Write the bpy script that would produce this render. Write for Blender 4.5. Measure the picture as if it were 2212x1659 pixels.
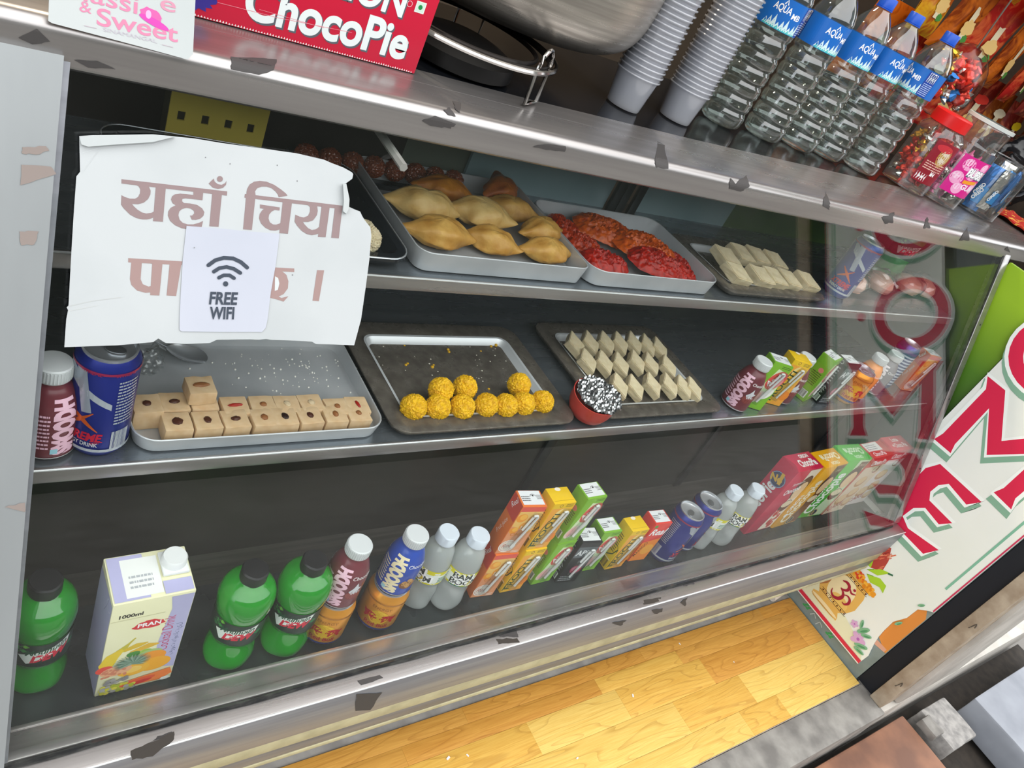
import bpy, bmesh, math, random
from math import sin, cos, pi, radians, sqrt, atan2, degrees
from mathutils import Vector, Matrix, noise, geometry
for _o in list(bpy.data.objects): bpy.data.objects.remove(_o)
S = bpy.context.scene
COL = S.collection
rnd = random.Random(7)

# ------------------------------------------------------------------ camera, world, lights, exposure
FPX = 1667.3
RC = ((0.78927879, -0.46522275, 0.40075776), (-0.01946414, -0.67129047, -0.74093876), (0.61372644, 0.57700685, -0.53889049))
CAM = Vector((0, 0, 1.0))
cam_d = bpy.data.cameras.new('camera'); cam = bpy.data.objects.new('camera', cam_d); COL.objects.link(cam)
cam_d.sensor_width = 36; cam_d.lens = FPX / 2212 * 36; cam_d.clip_start = .02
cam.matrix_world = Matrix(((RC[0][0], -RC[1][0], -RC[2][0], CAM[0]), (RC[0][1], -RC[1][1], -RC[2][1], CAM[1]), (RC[0][2], -RC[1][2], -RC[2][2], CAM[2]), (0, 0, 0, 1)))
S.camera = cam
S.view_settings.view_transform = 'Standard'; S.view_settings.look = 'None'; S.view_settings.gamma = 1
S.view_settings.exposure = 0.22; S.view_settings.use_curve_mapping = False
S.cycles.max_bounces = 10; S.cycles.transparent_max_bounces = 24; S.cycles.transmission_bounces = 8; S.cycles.glossy_bounces = 5
S.cycles.diffuse_bounces = 3; S.cycles.use_denoising = True; S.cycles.caustics_reflective = False; S.cycles.caustics_refractive = False
S.cycles.sample_clamp_indirect = 6
W = bpy.data.worlds.new('overcast_sky'); S.world = W; W.use_nodes = True
_n = W.node_tree.nodes; _l = W.node_tree.links; _bg = _n['Background']
_tc = _n.new('ShaderNodeTexCoord'); _sp = _n.new('ShaderNodeSeparateXYZ'); _cr = _n.new('ShaderNodeValToRGB')
_l.new(_tc.outputs['Generated'], _sp.inputs[0]); _l.new(_sp.outputs['Z'], _cr.inputs[0]); _l.new(_cr.outputs[0], _bg.inputs[0])
_cr.color_ramp.elements[0].position = 0.0; _cr.color_ramp.elements[0].color = (.80, .86, .92, 1)
_cr.color_ramp.elements[1].position = 0.7; _cr.color_ramp.elements[1].color = (1.0, 1.0, 1.0, 1)
_bg.inputs[1].default_value = 2.8
def lamp(name, typ, loc, energy, color=(1, 1, 1), size=.1, rot=(0, 0, 0), size_y=None):
    d = bpy.data.lights.new(name, typ); d.energy = energy; d.color = color
    if typ == 'AREA':
        d.size = size
        if size_y: d.shape = 'RECTANGLE'; d.size_y = size_y
    elif typ == 'POINT': d.shadow_soft_size = size
    o = bpy.data.objects.new(name, d); o.location = loc; o.rotation_euler = rot; COL.objects.link(o); return o
lamp('bulb_light', 'POINT', (1.3, 1.75, 1.9), 26, (1, .86, .66), .03)
lamp('bulb_light', 'POINT', (0.35, 1.75, 1.9), 26, (1, .86, .66), .03)

# ------------------------------------------------------------------ pixel rays (photograph frame) to points on real planes
def ray(px, py):
    a, b = (px - 1106) / FPX, (py - 829.5) / FPX
    return Vector([RC[0][i] * a + RC[1][i] * b + RC[2][i] for i in range(3)])
def at(px, py, z):
    d = ray(px, py); return CAM + d * ((z - CAM.z) / d.z)
def at_x(px, py, x):
    d = ray(px, py); return CAM + d * (x / d.x)
def at_y(px, py, y):
    d = ray(px, py); return CAM + d * (y / d.y)
TILT = radians(21.08)
GN = Vector((0, -cos(TILT), sin(TILT)))           # outward normal of the leaning front glass
GP = Vector((0, .462, .010))
def at_glass(px, py, off=0.0):
    d = ray(px, py); P = GP + GN * off
    return CAM + d * (GN.dot(P - CAM) / GN.dot(d))

# ------------------------------------------------------------------ materials
def lin(c):
    if isinstance(c, str):
        c = c.lstrip('#'); c = [int(c[i:i + 2], 16) / 255 for i in (0, 2, 4)]
        return tuple((x / 12.92 if x <= .04045 else ((x + .055) / 1.055) ** 2.4) for x in c) + (1,)
    return tuple(c[:3]) + (1,)
_mats = {}
def M(name, color='#808080', rough=.5, metal=0.0, spec=.5, trans=0.0, ior=1.45, alpha=1.0, emit=0.0, sss=0.0, coat=0.0):
    if name in _mats: return _mats[name]
    m = bpy.data.materials.new(name); m.use_nodes = True; b = m.node_tree.nodes['Principled BSDF']
    b.inputs['Base Color'].default_value = lin(color); b.inputs['Roughness'].default_value = rough; b.inputs['Metallic'].default_value = metal
    b.inputs['Specular IOR Level'].default_value = spec; b.inputs['Transmission Weight'].default_value = trans; b.inputs['IOR'].default_value = ior
    b.inputs['Alpha'].default_value = alpha; b.inputs['Subsurface Weight'].default_value = sss; b.inputs['Coat Weight'].default_value = coat
    if sss: b.inputs['Subsurface Radius'].default_value = (.01, .005, .003); b.inputs['Subsurface Scale'].default_value = .6
    if emit: b.inputs['Emission Color'].default_value = lin(color); b.inputs['Emission Strength'].default_value = emit
    _mats[name] = m; return m
def nodes(m):
    t = m.node_tree; return t.nodes, t.links, t.nodes['Principled BSDF']
def noise_mat(name, c1, c2, scale=20, stretch=(1, 1, 1), rough=.5, metal=0.0, bump=0.0, detail=4, lo=.35, hi=.65, rough2=None, bscale=None, spec=.5, sss=0.0, space='Object', coat=0.0, dist=0.0, bdist=.002):
    """two colours mixed by a stretched noise, the same or a finer noise as bump"""
    m = M(name, c1, rough, metal, spec, sss=sss, coat=coat)
    n, l, b = nodes(m)
    tc = n.new('ShaderNodeTexCoord'); mp = n.new('ShaderNodeMapping'); mp.inputs['Scale'].default_value = stretch
    l.new(tc.outputs[space], mp.inputs[0])
    nz = n.new('ShaderNodeTexNoise'); nz.inputs['Scale'].default_value = scale; nz.inputs['Detail'].default_value = detail; nz.inputs['Distortion'].default_value = dist
    l.new(mp.outputs[0], nz.inputs['Vector'])
    cr = n.new('ShaderNodeValToRGB'); e = cr.color_ramp.elements
    e[0].position = lo; e[0].color = lin(c1); e[1].position = hi; e[1].color = lin(c2)
    l.new(nz.outputs['Fac'], cr.inputs[0]); l.new(cr.outputs[0], b.inputs['Base Color'])
    if rough2 is not None:
        mr = n.new('ShaderNodeMapRange'); mr.inputs['From Min'].default_value = lo; mr.inputs['From Max'].default_value = hi
        mr.inputs['To Min'].default_value = rough; mr.inputs['To Max'].default_value = rough2
        l.new(nz.outputs['Fac'], mr.inputs[0]); l.new(mr.outputs[0], b.inputs['Roughness'])
    if bump:
        bp = n.new('ShaderNodeBump'); bp.inputs['Strength'].default_value = bump; bp.inputs['Distance'].default_value = bdist
        src = nz
        if bscale:
            src = n.new('ShaderNodeTexNoise'); src.inputs['Scale'].default_value = bscale; src.inputs['Detail'].default_value = 3
            l.new(mp.outputs[0], src.inputs['Vector'])
        l.new(src.outputs['Fac'], bp.inputs['Height']); l.new(bp.outputs[0], b.inputs['Normal'])
    return m
def clear_mat(name, tint=(.95, .98, .97), rough=0.0, f0=.04, boost=1.0, white=0.0, wcol='#FFFFFF'):
    """thin clear sheet: transparent + Schlick gloss (+ a little milky diffuse)"""
    if name in _mats: return _mats[name]
    m = bpy.data.materials.new(name); m.use_nodes = True; n = m.node_tree.nodes; l = m.node_tree.links
    n.remove(n['Principled BSDF']); out = n['Material Output']
    g = n.new('ShaderNodeNewGeometry'); dp = n.new('ShaderNodeVectorMath'); dp.operation = 'DOT_PRODUCT'
    l.new(g.outputs['Normal'], dp.inputs[0]); l.new(g.outputs['Incoming'], dp.inputs[1])
    def mth(op, a, b=None):
        k = n.new('ShaderNodeMath'); k.operation = op; k.use_clamp = False
        for i, v in enumerate((a, b)):
            if v is None: continue
            if isinstance(v, (int, float)): k.inputs[i].default_value = v
            else: l.new(v, k.inputs[i])
        return k.outputs[0]
    c = mth('ABSOLUTE', dp.outputs['Value']); f = mth('POWER', mth('SUBTRACT', 1.0, c), 5.0)
    f = mth('MINIMUM', mth('MULTIPLY', mth('ADD', mth('MULTIPLY', f, 1 - f0), f0), boost), 1.0)
    tr = n.new('ShaderNodeBsdfTransparent'); tr.inputs[0].default_value = lin(tint)
    gl = n.new('ShaderNodeBsdfGlossy'); gl.inputs['Roughness'].default_value = rough
    base = tr.outputs[0]
    if white:
        df = n.new('ShaderNodeBsdfDiffuse'); df.inputs[0].default_value = lin(wcol)
        tl = n.new('ShaderNodeBsdfTranslucent'); tl.inputs[0].default_value = lin(wcol)
        ad = n.new('ShaderNodeMixShader'); ad.inputs[0].default_value = .5; l.new(df.outputs[0], ad.inputs[1]); l.new(tl.outputs[0], ad.inputs[2])
        mw = n.new('ShaderNodeMixShader'); mw.inputs[0].default_value = white
        l.new(tr.outputs[0], mw.inputs[1]); l.new(ad.outputs[0], mw.inputs[2]); base = mw.outputs[0]
    mx = n.new('ShaderNodeMixShader'); l.new(f, mx.inputs[0]); l.new(base, mx.inputs[1]); l.new(gl.outputs[0], mx.inputs[2])
    l.new(mx.outputs[0], out.inputs['Surface']); _mats[name] = m; return m
def print_mat(name, rough=.4, spec=.5, metal=0.0):
    if name in _mats: return _mats[name]
    m = M(name, '#FFFFFF', rough, metal, spec); n, l, b = nodes(m)
    a = n.new('ShaderNodeAttribute'); a.attribute_name = 'ink'; l.new(a.outputs['Color'], b.inputs['Base Color']); return m

# ------------------------------------------------------------------ objects
def tag(o, label=None, cat=None, group=None, kind=None):
    if label: o['label'] = label
    if cat: o['category'] = cat
    if group: o['group'] = group
    if kind: o['kind'] = kind
    return o
def thing(name, label, cat, loc=(0, 0, 0), rz=0.0, group=None):
    o = bpy.data.objects.new(name, None); COL.objects.link(o); o.empty_display_size = .02
    o.location = loc; o.rotation_euler = (0, 0, rz); return tag(o, label, cat, group)
def link(name, me, mat=None, parent=None, loc=None, rot=None, smooth=True, angle=35):
    if mat is not None and not me.materials:
        for k in (mat if isinstance(mat, (list, tuple)) else [mat]): me.materials.append(k)
    if smooth:
        me.polygons.foreach_set('use_smooth', [True] * len(me.polygons)); me.set_sharp_from_angle(angle=radians(angle))
    o = bpy.data.objects.new(name, me); COL.objects.link(o)
    if parent is not None: o.parent = parent
    if loc is not None: o.location = loc
    if rot is not None: o.rotation_euler = rot
    return o
def pydata(name, v, f):
    me = bpy.data.meshes.new(name); me.from_pydata([tuple(p) for p in v], [], f); me.update(); return me
def frombm(name, bm):
    me = bpy.data.meshes.new(name); bm.to_mesh(me); bm.free(); return me
def box_bm(x0, x1, y0, y1, z0, z1, bev=0.0, seg=2, bm=None):
    own = bm is None
    b2 = bmesh.new()
    r = bmesh.ops.create_cube(b2, size=1)
    for v in b2.verts: v.co = Vector(((x0 + x1) / 2 + v.co.x * (x1 - x0), (y0 + y1) / 2 + v.co.y * (y1 - y0), (z0 + z1) / 2 + v.co.z * (z1 - z0)))
    if bev: bmesh.ops.bevel(b2, geom=b2.edges[:], offset=bev, segments=seg, affect='EDGES', profile=.6)
    if own: return b2
    t = bpy.data.meshes.new('t'); b2.to_mesh(t); b2.free(); bm.from_mesh(t); bpy.data.meshes.remove(t); return bm
def box(name, x0, x1, y0, y1, z0, z1, mat, parent=None, bev=0.0, **k):
    return link(name, frombm(name, box_bm(x0, x1, y0, y1, z0, z1, bev)), mat, parent, **k)
def lathe_me(name, prof, n=32, caps=True, wob=None):
    """prof: (radius, z) from bottom to top"""
    v, f = [], []
    for i, (r, z) in enumerate(prof):
        for k in range(n):
            a = 2 * pi * k / n; rr = r if wob is None else r * wob(a, z)
            v.append((rr * cos(a), rr * sin(a), z))
    for i in range(len(prof) - 1):
        for k in range(n):
            k2 = (k + 1) % n; f.append((i * n + k, i * n + k2, (i + 1) * n + k2, (i + 1) * n + k))
    if caps:
        f.append(tuple(range(n - 1, -1, -1))); f.append(tuple((len(prof) - 1) * n + k for k in range(n)))
    return pydata(name, v, f)
def lathe(name, prof, mat, parent=None, n=32, caps=True, wob=None, **k):
    return link(name, lathe_me(name, prof, n, caps, wob), mat, parent, **k)
def tube_me(name, pts, r, n=8, closed=False, flat=1.0):
    pts = [Vector(p) for p in pts]; v, f = [], []; m = len(pts)
    for i, p in enumerate(pts):
        a = pts[(i - 1) % m] if (closed or i > 0) else p; b = pts[(i + 1) % m] if (closed or i < m - 1) else p
        t = (b - a).normalized(); u = t.orthogonal() if abs(t.z) > .95 else t.cross(Vector((0, 0, 1)))
        u.normalize(); w = t.cross(u); rr = r[i] if isinstance(r, (list, tuple)) else r
        for k in range(n): v.append(p + u * (rr * cos(2 * pi * k / n)) + w * (rr * flat * sin(2 * pi * k / n)))
    for i in range(m if closed else m - 1):
        for k in range(n):
            j = (i + 1) % m; k2 = (k + 1) % n; f.append((i * n + k, i * n + k2, j * n + k2, j * n + k))
    if not closed: f += [tuple(range(n - 1, -1, -1)), tuple((m - 1) * n + k for k in range(n))]
    return pydata(name, v, f)
def tube(name, pts, r, mat, parent=None, n=8, closed=False, flat=1.0, **k): return link(name, tube_me(name, pts, r, n, closed, flat), mat, parent, **k)
def prism_me(name, poly, d, fn=None):
    """closed outline poly [(u,v)] given depth d; fn(u,v,w) -> point, w 0 or d"""
    fn = fn or (lambda u, v, w: (u, v, w)); n = len(poly)
    area = sum(poly[i][0] * poly[(i + 1) % n][1] - poly[(i + 1) % n][0] * poly[i][1] for i in range(n))
    if area < 0: poly = poly[::-1]
    tri = geometry.tessellate_polygon([[Vector((p[0], p[1], 0)) for p in poly]])
    v = [fn(u, w, d) for u, w in poly] + [fn(u, w, 0) for u, w in poly]
    f = []
    for t in tri:
        a, b, c = t; s = (poly[b][0] - poly[a][0]) * (poly[c][1] - poly[a][1]) - (poly[c][0] - poly[a][0]) * (poly[b][1] - poly[a][1])
        if s < 0: a, c = c, a
        f.append((a, b, c)); f.append((c + n, b + n, a + n))
    for i in range(n):
        j = (i + 1) % n; f.append((j, i, i + n, j + n))
    me = pydata(name, v, f)
    bm = bmesh.new(); bm.from_mesh(me); bmesh.ops.recalc_face_normals(bm, faces=bm.faces); bm.to_mesh(me); bm.free(); return me
def copy_tree(o, parent=None, **props):
    c = o.copy(); COL.objects.link(c)
    if parent is not None: c.parent = parent
    for ch in list(o.children): copy_tree(ch, c)
    for k, v in props.items():
        if v is None:
            if k in c: del c[k]
        else: c[k] = v
    return c
def place(o, loc, rz=0.0, tilt=None):
    o.location = loc; o.rotation_euler = (0, 0, rz) if tilt is None else (tilt[0], tilt[1], rz); return o

# ------------------------------------------------------------------ flat print: inked shapes laid on a surface
_txt = {}
def text_shape(s, bold=0.0, res=3):
    k = (s, bold, res)
    if k not in _txt:
        c = bpy.data.curves.new('t', 'FONT'); c.body = s; c.resolution_u = res; c.offset = bold
        o = bpy.data.objects.new('t', c); me = o.to_mesh()
        v = [(p.co.x, p.co.y) for p in me.vertices]; f = [tuple(p.vertices) for p in me.polygons]
        o.to_mesh_clear(); bpy.data.objects.remove(o); bpy.data.curves.remove(c)
        x0 = min(p[0] for p in v); x1 = max(p[0] for p in v)
        _txt[k] = ([(p[0] - x0, p[1]) for p in v], f, x1 - x0)
    return _txt[k]
class Print:
    def __init__(self, fn, maxlen=None, step=.000014, base=.00025):
        self.fn, self.maxlen, self.step, self.base = fn, maxlen, step, base; self.v, self.f, self.c, self.k = [], [], [], 0
    def add(self, v, f, col):
        e = self.base + self.k * self.step; self.k += 1
        if self.maxlen:
            bm = bmesh.new(); vs = [bm.verts.new((p[0], p[1], 0)) for p in v]
            for q in f:
                try: bm.faces.new([vs[i] for i in q])
                except ValueError: pass
            bmesh.ops.triangulate(bm, faces=bm.faces[:])
            for _ in range(6):
                es = [x for x in bm.edges if x.calc_length() > self.maxlen]
                if not es: break
                bmesh.ops.subdivide_edges(bm, edges=es, cuts=1); bmesh.ops.triangulate(bm, faces=[x for x in bm.faces if len(x.verts) > 3])
            bm.verts.index_update(); v = [(p.co.x, p.co.y) for p in bm.verts]; f = [tuple(x.index for x in q.verts) for q in bm.faces]; bm.free()
        o = len(self.v); c = lin(col)
        for p in v: self.v.append(self.fn(p[0], p[1], e)); self.c.append(c)
        for q in f:
            q = list(q)
            a = sum(v[q[i]][0] * v[q[(i + 1) % len(q)]][1] - v[q[(i + 1) % len(q)]][0] * v[q[i]][1] for i in range(len(q)))
            self.f.append(tuple(i + o for i in (q if a > 0 else q[::-1])))
        return self
    def poly(self, pts, col):
        t = geometry.tessellate_polygon([[Vector((p[0], p[1], 0)) for p in pts]]); return self.add(pts, [tuple(x) for x in t], col)
    def rect(self, x0, y0, x1, y1, col): return self.add([(x0, y0), (x1, y0), (x1, y1), (x0, y1)], [(0, 1, 2, 3)], col)
    def grid(self, x0, y0, x1, y1, col): return self.rect(x0, y0, x1, y1, col)
    def disc(self, x, y, r, col, ry=None, n=20, a=0.0, wob=0.0, seed=0):
        ry = r if ry is None else ry; q = random.Random(seed); p = []
        for i in range(n):
            t = 2 * pi * i / n; k = 1 + wob * (q.random() - .5); u, w = r * k * cos(t), ry * k * sin(t)
            p.append((x + u * cos(a) - w * sin(a), y + u * sin(a) + w * cos(a)))
        return self.poly(p, col)
    def stroke(self, pts, w, col, closed=False):
        v, f = [], []; m = len(pts)
        for i, p in enumerate(pts):
            a = pts[(i - 1) % m] if (closed or i > 0) else p; b = pts[(i + 1) % m] if (closed or i < m - 1) else p
            dx, dy = b[0] - a[0], b[1] - a[1]; L = sqrt(dx * dx + dy * dy) or 1; ww = (w[i] if isinstance(w, (list, tuple)) else w) / 2
            v += [(p[0] - dy / L * ww, p[1] + dx / L * ww), (p[0] + dy / L * ww, p[1] - dx / L * ww)]
        for i in range(m if closed else m - 1):
            j = (i + 1) % m; f.append((2 * i, 2 * i + 1, 2 * j + 1, 2 * j))
        return self.add(v, f, col)
    def ring(self, x, y, r, w, col, ry=None, a0=0.0, a1=2 * pi, n=28):
        ry = r if ry is None else ry; full = abs(a1 - a0 - 2 * pi) < 1e-6
        pts = [(x + r * cos(a0 + (a1 - a0) * i / n), y + ry * sin(a0 + (a1 - a0) * i / n)) for i in range(n if full else n + 1)]
        return self.stroke(pts, w, col, full)
    def text(self, s, x, y, h, col, rot=0.0, ital=0.0, bold=0.0, sx=1.0, align='l', res=3, fit=None, bend=None):
        v, f, wd = text_shape(s, bold, res); k = h / .7
        if fit: sx = fit / (wd * k)
        off = {'l': 0, 'c': -wd / 2, 'r': -wd}[align]; c_, s_ = cos(rot), sin(rot); o = []
        for p in v:
            u, w = (p[0] + off) * k * sx + p[1] * k * ital, p[1] * k
            if bend: w += bend * (u / (wd * k * sx)) ** 2
            o.append((x + u * c_ - w * s_, y + u * s_ + w * c_))
        return self.add(o, f, col)
    def lines(self, x, y, w, h, n, col, seed=1, vert=False):
        """rows of small print, too small to read"""
        q = random.Random(seed); v, f = [], []
        for i in range(n):
            yy = y + h * (1 - (i + .8) / n); t = h / n * .45; u = x
            while u < x + w * .97:
                d = min(q.uniform(.06, .2) * w, x + w - u); b = len(v)
                v += [(u, yy), (u + d, yy), (u + d, yy + t), (u, yy + t)]; f.append((b, b + 1, b + 2, b + 3)); u += d + w * .03
        if vert: v = [(x + (p[1] - y), y + (p[0] - x)) for p in v]
        return self.add(v, f, col)
    def bars(self, x, y, w, h, col='#101010', seed=2, n=18):
        q = random.Random(seed); v, f = [], []; u = x
        for i in range(n):
            d = w / n * q.uniform(.25, .75); b = len(v); u = x + w * i / n
            v += [(u, y), (u + d, y), (u + d, y + h), (u, y + h)]; f.append((b, b + 1, b + 2, b + 3))
        return self.add(v, f, col)
    def build(self, name, parent, mat=None):
        me = pydata(name, self.v, self.f); at_ = me.attributes.new('ink', 'FLOAT_COLOR', 'POINT')
        at_.data.foreach_set('color', [x for c in self.c for x in c])
        return link(name, me, mat or print_mat('print_gloss', .35), parent, smooth=False)
def m_front(D, W=0): return lambda u, v, e: (u, -D / 2 - e, v)
def m_left(W): return lambda u, v, e: (-W / 2 - e, -u, v)
def m_right(W): return lambda u, v, e: (W / 2 + e, u, v)
def m_top(H): return lambda u, v, e: (u, v, H + e)
def m_cyl(prof, phi=0.0):
    ps = sorted([(z, r) for r, z in prof]); rref = max(r for r, z in prof)
    def rad(v):
        for i in range(len(ps) - 1):
            if ps[i][0] <= v <= ps[i + 1][0]:
                t = (v - ps[i][0]) / ((ps[i + 1][0] - ps[i][0]) or 1); return ps[i][1] * (1 - t) + ps[i + 1][1] * t
        return ps[0][1] if v < ps[0][0] else ps[-1][1]
    def fn(u, v, e):
        a = u / rref + phi; r = rad(v) + e; return (r * sin(a), -r * cos(a), v)
    return fn
def face_cam(p, extra=0.0): return -atan2(p[0], p[1]) + extra
def smooth_prof(pts, n=4):
    """Catmull-Rom through (r, z) points"""
    o = []; P = [pts[0]] + list(pts) + [pts[-1]]
    for i in range(1, len(P) - 2):
        for k in range(n):
            t = k / n; q = []
            for d in (0, 1):
                a, b, c, e = P[i - 1][d], P[i][d], P[i + 1][d], P[i + 2][d]
                q.append(.5 * (2 * b + (c - a) * t + (2 * a - 5 * b + 4 * c - e) * t * t + (3 * b - a - 3 * c + e) * t ** 3))
            o.append((max(q[0], .0005), q[1]))
    o.append(pts[-1]); return o
# ================================================================== the place
FZ = -.425                                    # floor of the shop front
steel = noise_mat('brushed_steel', '#B4B0AE', '#9C9896', 9, (.25, 6, 6), .25, .8, .03, lo=.3, hi=.7, rough2=.36, bscale=60)
steel_d = noise_mat('dull_steel', '#9A9CA2', '#8A8C92', 12, (.3, 5, 5), .4, .5, .03, rough2=.5, bscale=50)
steel_w = noise_mat('post_steel', '#A6AAAB', '#979B9C', 7, (1, 1, .3), .5, .5, .04, rough2=.6, bscale=40)
steel_shelf = noise_mat('shelf_steel', '#9AA1A8', '#868D94', 10, (.3, 4, 1), .22, .8, .02, rough2=.32, bscale=50)
dark_panel = noise_mat('dark_panel', '#2C2B27', '#373630', 4, (1, 1, 1), .3, .2, 0, rough2=.4)
dark_floor = noise_mat('dark_floor_steel', '#30383A', '#3D4546', 10, (1, 1, 1), .25, .5, 0, rough2=.35)
dark_glass = M('dark_counter_glass', '#15171B', .12)
rubber = noise_mat('grimy_rubber', '#141516', '#4A4A46', 90, (.4, 1, 1), .7, bump=.6, lo=.45, hi=.75)
concrete = noise_mat('grey_concrete', '#716E6A', '#98958F', 14, rough=.85, bump=.5, detail=8, bscale=70)
concrete_l = noise_mat('pale_concrete', '#A8A39B', '#C6C1B9', 7, rough=.85, bump=.5, detail=8, bscale=60)
grime = noise_mat('worn_cement', '#7C7A78', '#A09D99', 40, rough=.9, bump=.7, detail=6)
rust = noise_mat('rusty_channel', '#8E7C68', '#B9AB97', 22, rough=.75, bump=.4, detail=7, lo=.3, hi=.7)
paint_grey = noise_mat('grey_green_paint', '#76827F', '#8A9692', 14, rough=.6, bump=.15)
tile_m = noise_mat('terracotta', '#96694F', '#6F4D3D', 7, rough=.7, bump=.2, detail=6)
pane = clear_mat('front_glass', (.972, .985, .98), 0.0, .04, 1.25)
clear_plastic = clear_mat('clear_plastic', (.93, .95, .95), .06, .05, 1.3)

# ---- floor with its wood planks, kerb, street
fl = box('floor', .1, 2.125, .235, 2.6, FZ - .06, FZ - .003, noise_mat('cement_bed', '#8A8783', '#A19E99', 25, rough=.9, bump=.6, detail=6))
tag(fl, 'wood patterned floor strip of yellow planks below the glass case', kind='structure')
def plank_mat(i, c1, c2):
    m = noise_mat('wood_plank_%d' % i, c1, c2, 5.0, (1.6, 34, 1), .42, 0, 0, detail=7, lo=.3, hi=.72, dist=1.8, spec=.4)
    n, l, b = nodes(m); tc = n.new('ShaderNodeTexCoord'); mp = n.new('ShaderNodeMapping'); mp.inputs['Scale'].default_value = (2.2, 16, 1); mp.inputs['Location'].default_value = (i * 3.1, i * 1.7, 0)
    nz = n.new('ShaderNodeTexNoise'); nz.inputs['Scale'].default_value = 1.0; nz.inputs['Detail'].default_value = 1.5
    l.new(tc.outputs['Object'], mp.inputs[0]); l.new(mp.outputs[0], nz.inputs['Vector'])
    ml = n.new('ShaderNodeMath'); ml.operation = 'MULTIPLY'; ml.inputs[1].default_value = 14; l.new(nz.outputs['Fac'], ml.inputs[0])
    fr = n.new('ShaderNodeMath'); fr.operation = 'FRACT'; l.new(ml.outputs[0], fr.inputs[0])
    cr = n.new('ShaderNodeValToRGB'); e = cr.color_ramp.elements; e[0].position = .0; e[0].color = (.62, .52, .42, 1); e[1].position = .22; e[1].color = (1, 1, 1, 1); l.new(fr.outputs[0], cr.inputs[0])
    src = b.inputs['Base Color'].links[0].from_socket; mx = n.new('ShaderNodeMixRGB'); mx.blend_type = 'MULTIPLY'; mx.inputs[0].default_value = .55
    l.new(src, mx.inputs[1]); l.new(cr.outputs[0], mx.inputs[2]); l.new(mx.outputs[0], b.inputs['Base Color'])
    return m
PM = [plank_mat(0, '#DDB35A', '#CC9A42'), plank_mat(1, '#CF9A48', '#BA8136'), plank_mat(2, '#E3C26C', '#D6AC54'), plank_mat(3, '#D09D4C', '#BD873C')]
rows = [(.237, .300, [(.2, 1.62, 2), (1.62, 1.78, 0), (1.78, 2.12, 2)]), (.301, .381, [(.2, .78, 0), (.78, 1.44, 2), (1.44, 1.70, 0), (1.70, 2.12, 2)]),
        (.382, .455, [(.2, .58, 1), (.58, 1.03, 0), (1.03, 1.30, 2), (1.30, 1.61, 0), (1.61, 2.04, 1), (2.04, 2.12, 3)]),
        (.456, .494, [(.2, .74, 3), (.74, 1.26, 1), (1.26, 1.55, 0), (1.55, 2.12, 3)]), (.495, .530, [(.2, .90, 3), (.90, 1.44, 1), (1.44, 1.95, 3), (1.95, 2.12, 1)])]
for y0, y1, segs in rows:
    for x0, x1, k in segs:
        o = box('plank', x0 + .0001, x1 - .0001, y0 - .0003, y1 + .0003, FZ - .004, FZ + .0015 - .0001 * (k % 3), PM[k], fl, bev=.0003)
        o.location = (0, 0, 0)
for px, py, r in [(1367, 1503, .004), (968, 1638, .0045), (1010, 1632, .003), (1247, 1638, .003), (1468, 1391, .003), (1585, 1430, .002)]:
    p = at(px, py, FZ + .002)
    tag(box('paper_scrap', -r, r, -r * .5, r * .5, 0, .0012, M('paper_white', '#E8E6E2', .8), None, loc=p, rot=(0, .1, rnd.uniform(0, 3))), {1367: 'torn white paper scrap under the middle of the case', 968: 'white paper flake at the lower edge of the planks', 1010: 'small white flake beside the lower paper flake', 1247: 'round grey crumb on a pale plank', 1468: 'pale crumb on the dark plank near the cement edge', 1585: 'tiny pale crumb on the plank nearest the banner'}[px], 'litter')
kb = box('kerb', .3, 2.13, .140, .2345, FZ - .16, FZ, concrete, bev=.006); tag(kb, 'rough grey concrete kerb along the planks', kind='structure'); kb.name = 'trim_1'
kb2 = box('kerb_end', 2.131, 3.4, .145, .200, FZ - .16, FZ - .004, concrete_l, bev=.006); tag(kb2, 'pale concrete kerb below the shutter channel', kind='structure'); kb2.name = 'trim_2'
st = box('street_ground', -14, 60, -7, 1.2, FZ - .35, FZ - .2, noise_mat('asphalt', '#6A6762', '#777470', 3, rough=.9)); tag(st, 'grey street surface in front of the shop', 'ground', kind='structure')
tag(box('gutter_bed', 1.0, 3.4, -.30, .139, FZ - .19, FZ - .165, noise_mat('gutter_dark', '#2B2723', '#3A342E', 30, rough=.95, bump=.6)), 'dark bed in the gutter along the kerb', kind='structure')  # near-black bed below the slabs
def wob_slab(name, x0, x1, y0, y1, z0, z1, mat, label, cat, seed=0, rot=(0, 0, 0)):
    bm = box_bm(x0, x1, y0, y1, z0, z1, .006); bmesh.ops.subdivide_edges(bm, edges=bm.edges[:], cuts=2, use_grid_fill=True)
    for v in bm.verts: v.co += Vector((noise.noise(v.co * 30 + Vector((seed, 0, 0))), noise.noise(v.co * 30 + Vector((0, seed, 0))), noise.noise(v.co * 30 + Vector((0, 0, seed))))) * .004
    return tag(link(name, frombm(name, bm), mat, None, rot=rot), label, cat)
wob_slab('terracotta_slab', 1.62, 2.33, -.20, .123, FZ - .12, FZ - .09, tile_m, 'cracked terracotta slab lying in the gutter along the kerb', 'tile', 3)
wob_slab('terracotta_slab', 1.15, 1.60, -.20, .122, FZ - .13, FZ - .098, tile_m, 'nearer terracotta slab at the bottom edge of the gutter', 'tile', 5)
wob_slab('cement_lump', 2.40, 2.56, -.02, .11, FZ - .15, FZ - .075, grime, 'broken grey cement lump between slab and pale block', 'rubble', 9)
wob_slab('cement_chip', 2.35, 2.40, .03, .09, FZ - .09, FZ - .06, concrete, 'small cement chip lying on the terracotta slab corner', 'rubble', 11)
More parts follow.
